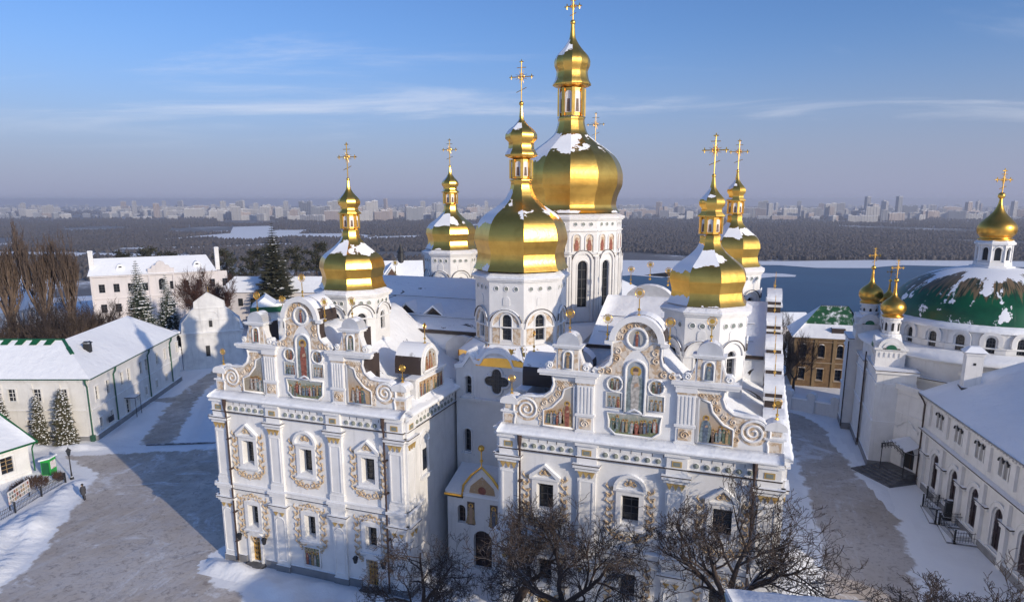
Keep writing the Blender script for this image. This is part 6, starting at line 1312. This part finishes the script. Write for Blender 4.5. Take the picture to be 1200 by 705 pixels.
def pine(loc, h, w, label, seed, group):
    rnd = R_(seed); root = empty('pine_tree', (0,0,0), label, 'tree', group); t = MB(); t.tube([(0,0,0),(.3,.1,h*.5),(.1,0,h*.95)], [.3,.22,.08], 7); q = MB()
    for k in range(26):
        a = rnd.uniform(0,6.28); z = h*rnd.uniform(.42,.98); rr = w*rnd.uniform(.15,1)*(1.15-.6*abs(z/h-.62)); c = Vector((rr*cos(a), rr*sin(a), z)); t.tube([(0,0,z-.1*h*rnd.random()), c], [.08,.03], 4)
        for j in range(75):
            d = Vector((rnd.gauss(0,1), rnd.gauss(0,1), rnd.gauss(0,.6))); d = d/ max(.6, d.length)*w*.34*rnd.random()**.5; p = c+d; e = w*.09*rnd.uniform(.6,1.3); u = Vector((rnd.uniform(-1,1), rnd.uniform(-1,1), rnd.uniform(-.3,1))).normalized()*e; v = u.orthogonal().normalized()*e*.5
            q.poly([p-u, p+v, p+u, p-v])
    t.build('trunk', M['bark'], root); q.build('crown', M['pine'], root); root.location = loc; return root
gpn = 'dark evergreens behind the pink roof'
pn = [pine((0,0,0), 16, 4.2, 'dark evergreen tree showing over the pink building roof', k, gpn) for k in range(3)]; free += pn
for k in range(9): put(pn[k % 3], (-178+k*4.6+rn.uniform(-1.5,1.5), 152+k*5.4+rn.uniform(-2,2), 1.0), rn.uniform(.8,.95)) if k not in (3,) else None
for k, (x, y, s, lab) in enumerate(((-99,150,.82,'dark pine right of the big spruce on the skyline'),(-95,156,.72,'lower dark pine beside the cathedral cross, left of the turreted house'),(-86,160,.85,'dark pine between the left gold dome and the turreted house'))): put(pn[k], (x, y, 0), s, lab, 'dark pines on the skyline')
# clipped dry hedge by the cottage
q = MB(); rnd = R_(77)
for k in range(900):
    a = rnd.uniform(0,6.28); rr = rnd.random()**.5; x, y = 1.3*rr*cos(a), 1.8*rr*sin(a); z = 1.15*math.sqrt(max(0,1-rr*rr*.8)); d = Vector((cos(a)*rr+rnd.uniform(-.6,.6), sin(a)*rr+rnd.uniform(-.6,.6), 1)).normalized(); p = Vector((-71.4+x, 46.6+y, z*rnd.uniform(.1,.85))); q.tube([p, p+d*.2+Vector((.03,0,0)), p+d*.42], [.022,.016,.01], 3, cap=False)
tag(q.build('bush', M['hedge']), 'dry brown bush between the cottage and the notice board', 'bush')
q = MB()
for k in range(420):
    a = rnd.uniform(0,6.28); rr = rnd.random()**.5; p = Vector((-70.6+.7*rr*cos(a), 49.2+.5*rr*sin(a), rnd.uniform(.05,.7))); d = Vector((rnd.uniform(-.6,.6), rnd.uniform(-.6,.6), 1)).normalized(); q.tube([p, p+d*.35], [.02,.01], 3, cap=False)
tag(q.build('bush', M['hedge']), 'low reddish shrub at the foot of the lamp post', 'bush')
# ================================================================== SKY, AIR, SUN, CAMERA
EL = R(17.5); AZ = math.atan2(SUN.x, SUN.y)
w = bpy.data.worlds.new('World'); scene.world = w; w.use_nodes = True; t = w.node_tree; bg = t.nodes['Background']
sky = N(t, 'ShaderNodeTexSky'); sky.sky_type = 'NISHITA'; sky.sun_disc = False; sky.sun_elevation = EL; sky.sun_rotation = AZ; sky.altitude = 150; sky.air_density = 1.0; sky.dust_density = 1.6; sky.ozone_density = 2.2
tc = N(t, 'ShaderNodeTexCoord'); s = N(t, 'ShaderNodeSeparateXYZ'); L(t, tc.outputs['Generated'], s.inputs[0])
el = math_(t, 'MAXIMUM', s.outputs[2], .0)
hz = rng_map(t, el, 0, .26, 1, 0); hz = math_(t, 'MULTIPLY', math_(t, 'POWER', hz, 1.4), .85)     # murky winter air low over the plain
tn = N(t, 'ShaderNodeMix', data_type='RGBA', blend_type='MULTIPLY'); tn.inputs[0].default_value = 1; L(t, sky.outputs[0], tn.inputs[6]); tn.inputs[7].default_value = (.70,.92,1.34,1)
col = mix(t, hz, tn.outputs[2], (3.15,3.35,4.8))
# thin streaks of cirrus on a plane far above
inv = math_(t, 'DIVIDE', 1.0, math_(t, 'ADD', el, .07)); cv = N(t, 'ShaderNodeCombineXYZ')
rx = N(t, 'ShaderNodeVectorRotate'); rx.inputs['Angle'].default_value = -YAWC; rx.rotation_type = 'Z_AXIS'; L(t, tc.outputs['Generated'], rx.inputs['Vector']); s2 = N(t, 'ShaderNodeSeparateXYZ'); L(t, rx.outputs[0], s2.inputs[0])
L(t, math_(t, 'MULTIPLY', math_(t, 'MULTIPLY', s2.outputs[0], inv), .55), cv.inputs[0]); L(t, math_(t, 'MULTIPLY', math_(t, 'MULTIPLY', s2.outputs[1], inv), 1.15), cv.inputs[1]); cv.inputs[2].default_value = 3.7
c1 = noise(t, .75, 8, .62, cv.outputs[0], .6); c2 = noise(t, .28, 3, .5, cv.outputs[0])
k = math_(t, 'ADD', c1, math_(t, 'MULTIPLY', c2, .9)); cm = rng_map(t, k, 1.02, 1.35); cm = math_(t, 'MULTIPLY', math_(t, 'MULTIPLY', cm, .5), rng_map(t, el, .05, .12)); 
col = mix(t, cm, col, (7.0,7.2,8.0)); L(t, col, bg.inputs['Color']); bg.inputs['Strength'].default_value = .118
sd = bpy.data.lights.new('sun', 'SUN'); sd.energy = 3.6; sd.angle = R(.55); sd.color = (1.0,.87,.69); so = bpy.data.objects.new('sun', sd); COL.objects.link(so)
dirv = Vector((SUN.x*cos(EL), SUN.y*cos(EL), sin(EL))); so.rotation_euler = dirv.to_track_quat('Z', 'Y').to_euler(); so.location = dirv*200
hb = MB(); hb.box(-12000, 12000, -3000, 15000, -88, 52); m = bpy.data.materials.new('winter_air'); m.use_nodes = True; t = m.node_tree; t.nodes.remove(t.nodes['Principled BSDF']); v = t.nodes.new('ShaderNodeVolumePrincipled'); v.inputs['Density'].default_value = .00012; v.inputs['Color'].default_value = (.86,.88,1.0,1); v.inputs['Anisotropy'].default_value = .2; L(t, v.outputs[0], t.nodes['Material Output'].inputs['Volume'])
ho = tag(hb.build('haze', m), kind='stuff')
cam = bpy.data.cameras.new('camera'); co = bpy.data.objects.new('camera', cam); COL.objects.link(co); scene.camera = co
cam.sensor_width = 36; cam.lens = 24; cam.shift_y = 47.5/1200; cam.clip_start = .5; cam.clip_end = 40000
co.location = (0,0,30); co.rotation_euler = (PI/2-math.atan(165/800), 0, YAWC)
scene.view_settings.view_transform = 'Standard'; scene.view_settings.look = 'None'; scene.view_settings.exposure = 0.0; scene.view_settings.gamma = 1.0
scene.render.engine = 'CYCLES'; scene.cycles.max_bounces = 5; scene.cycles.diffuse_bounces = 3; scene.cycles.glossy_bounces = 3; scene.cycles.volume_bounces = 0; scene.cycles.use_denoising = True
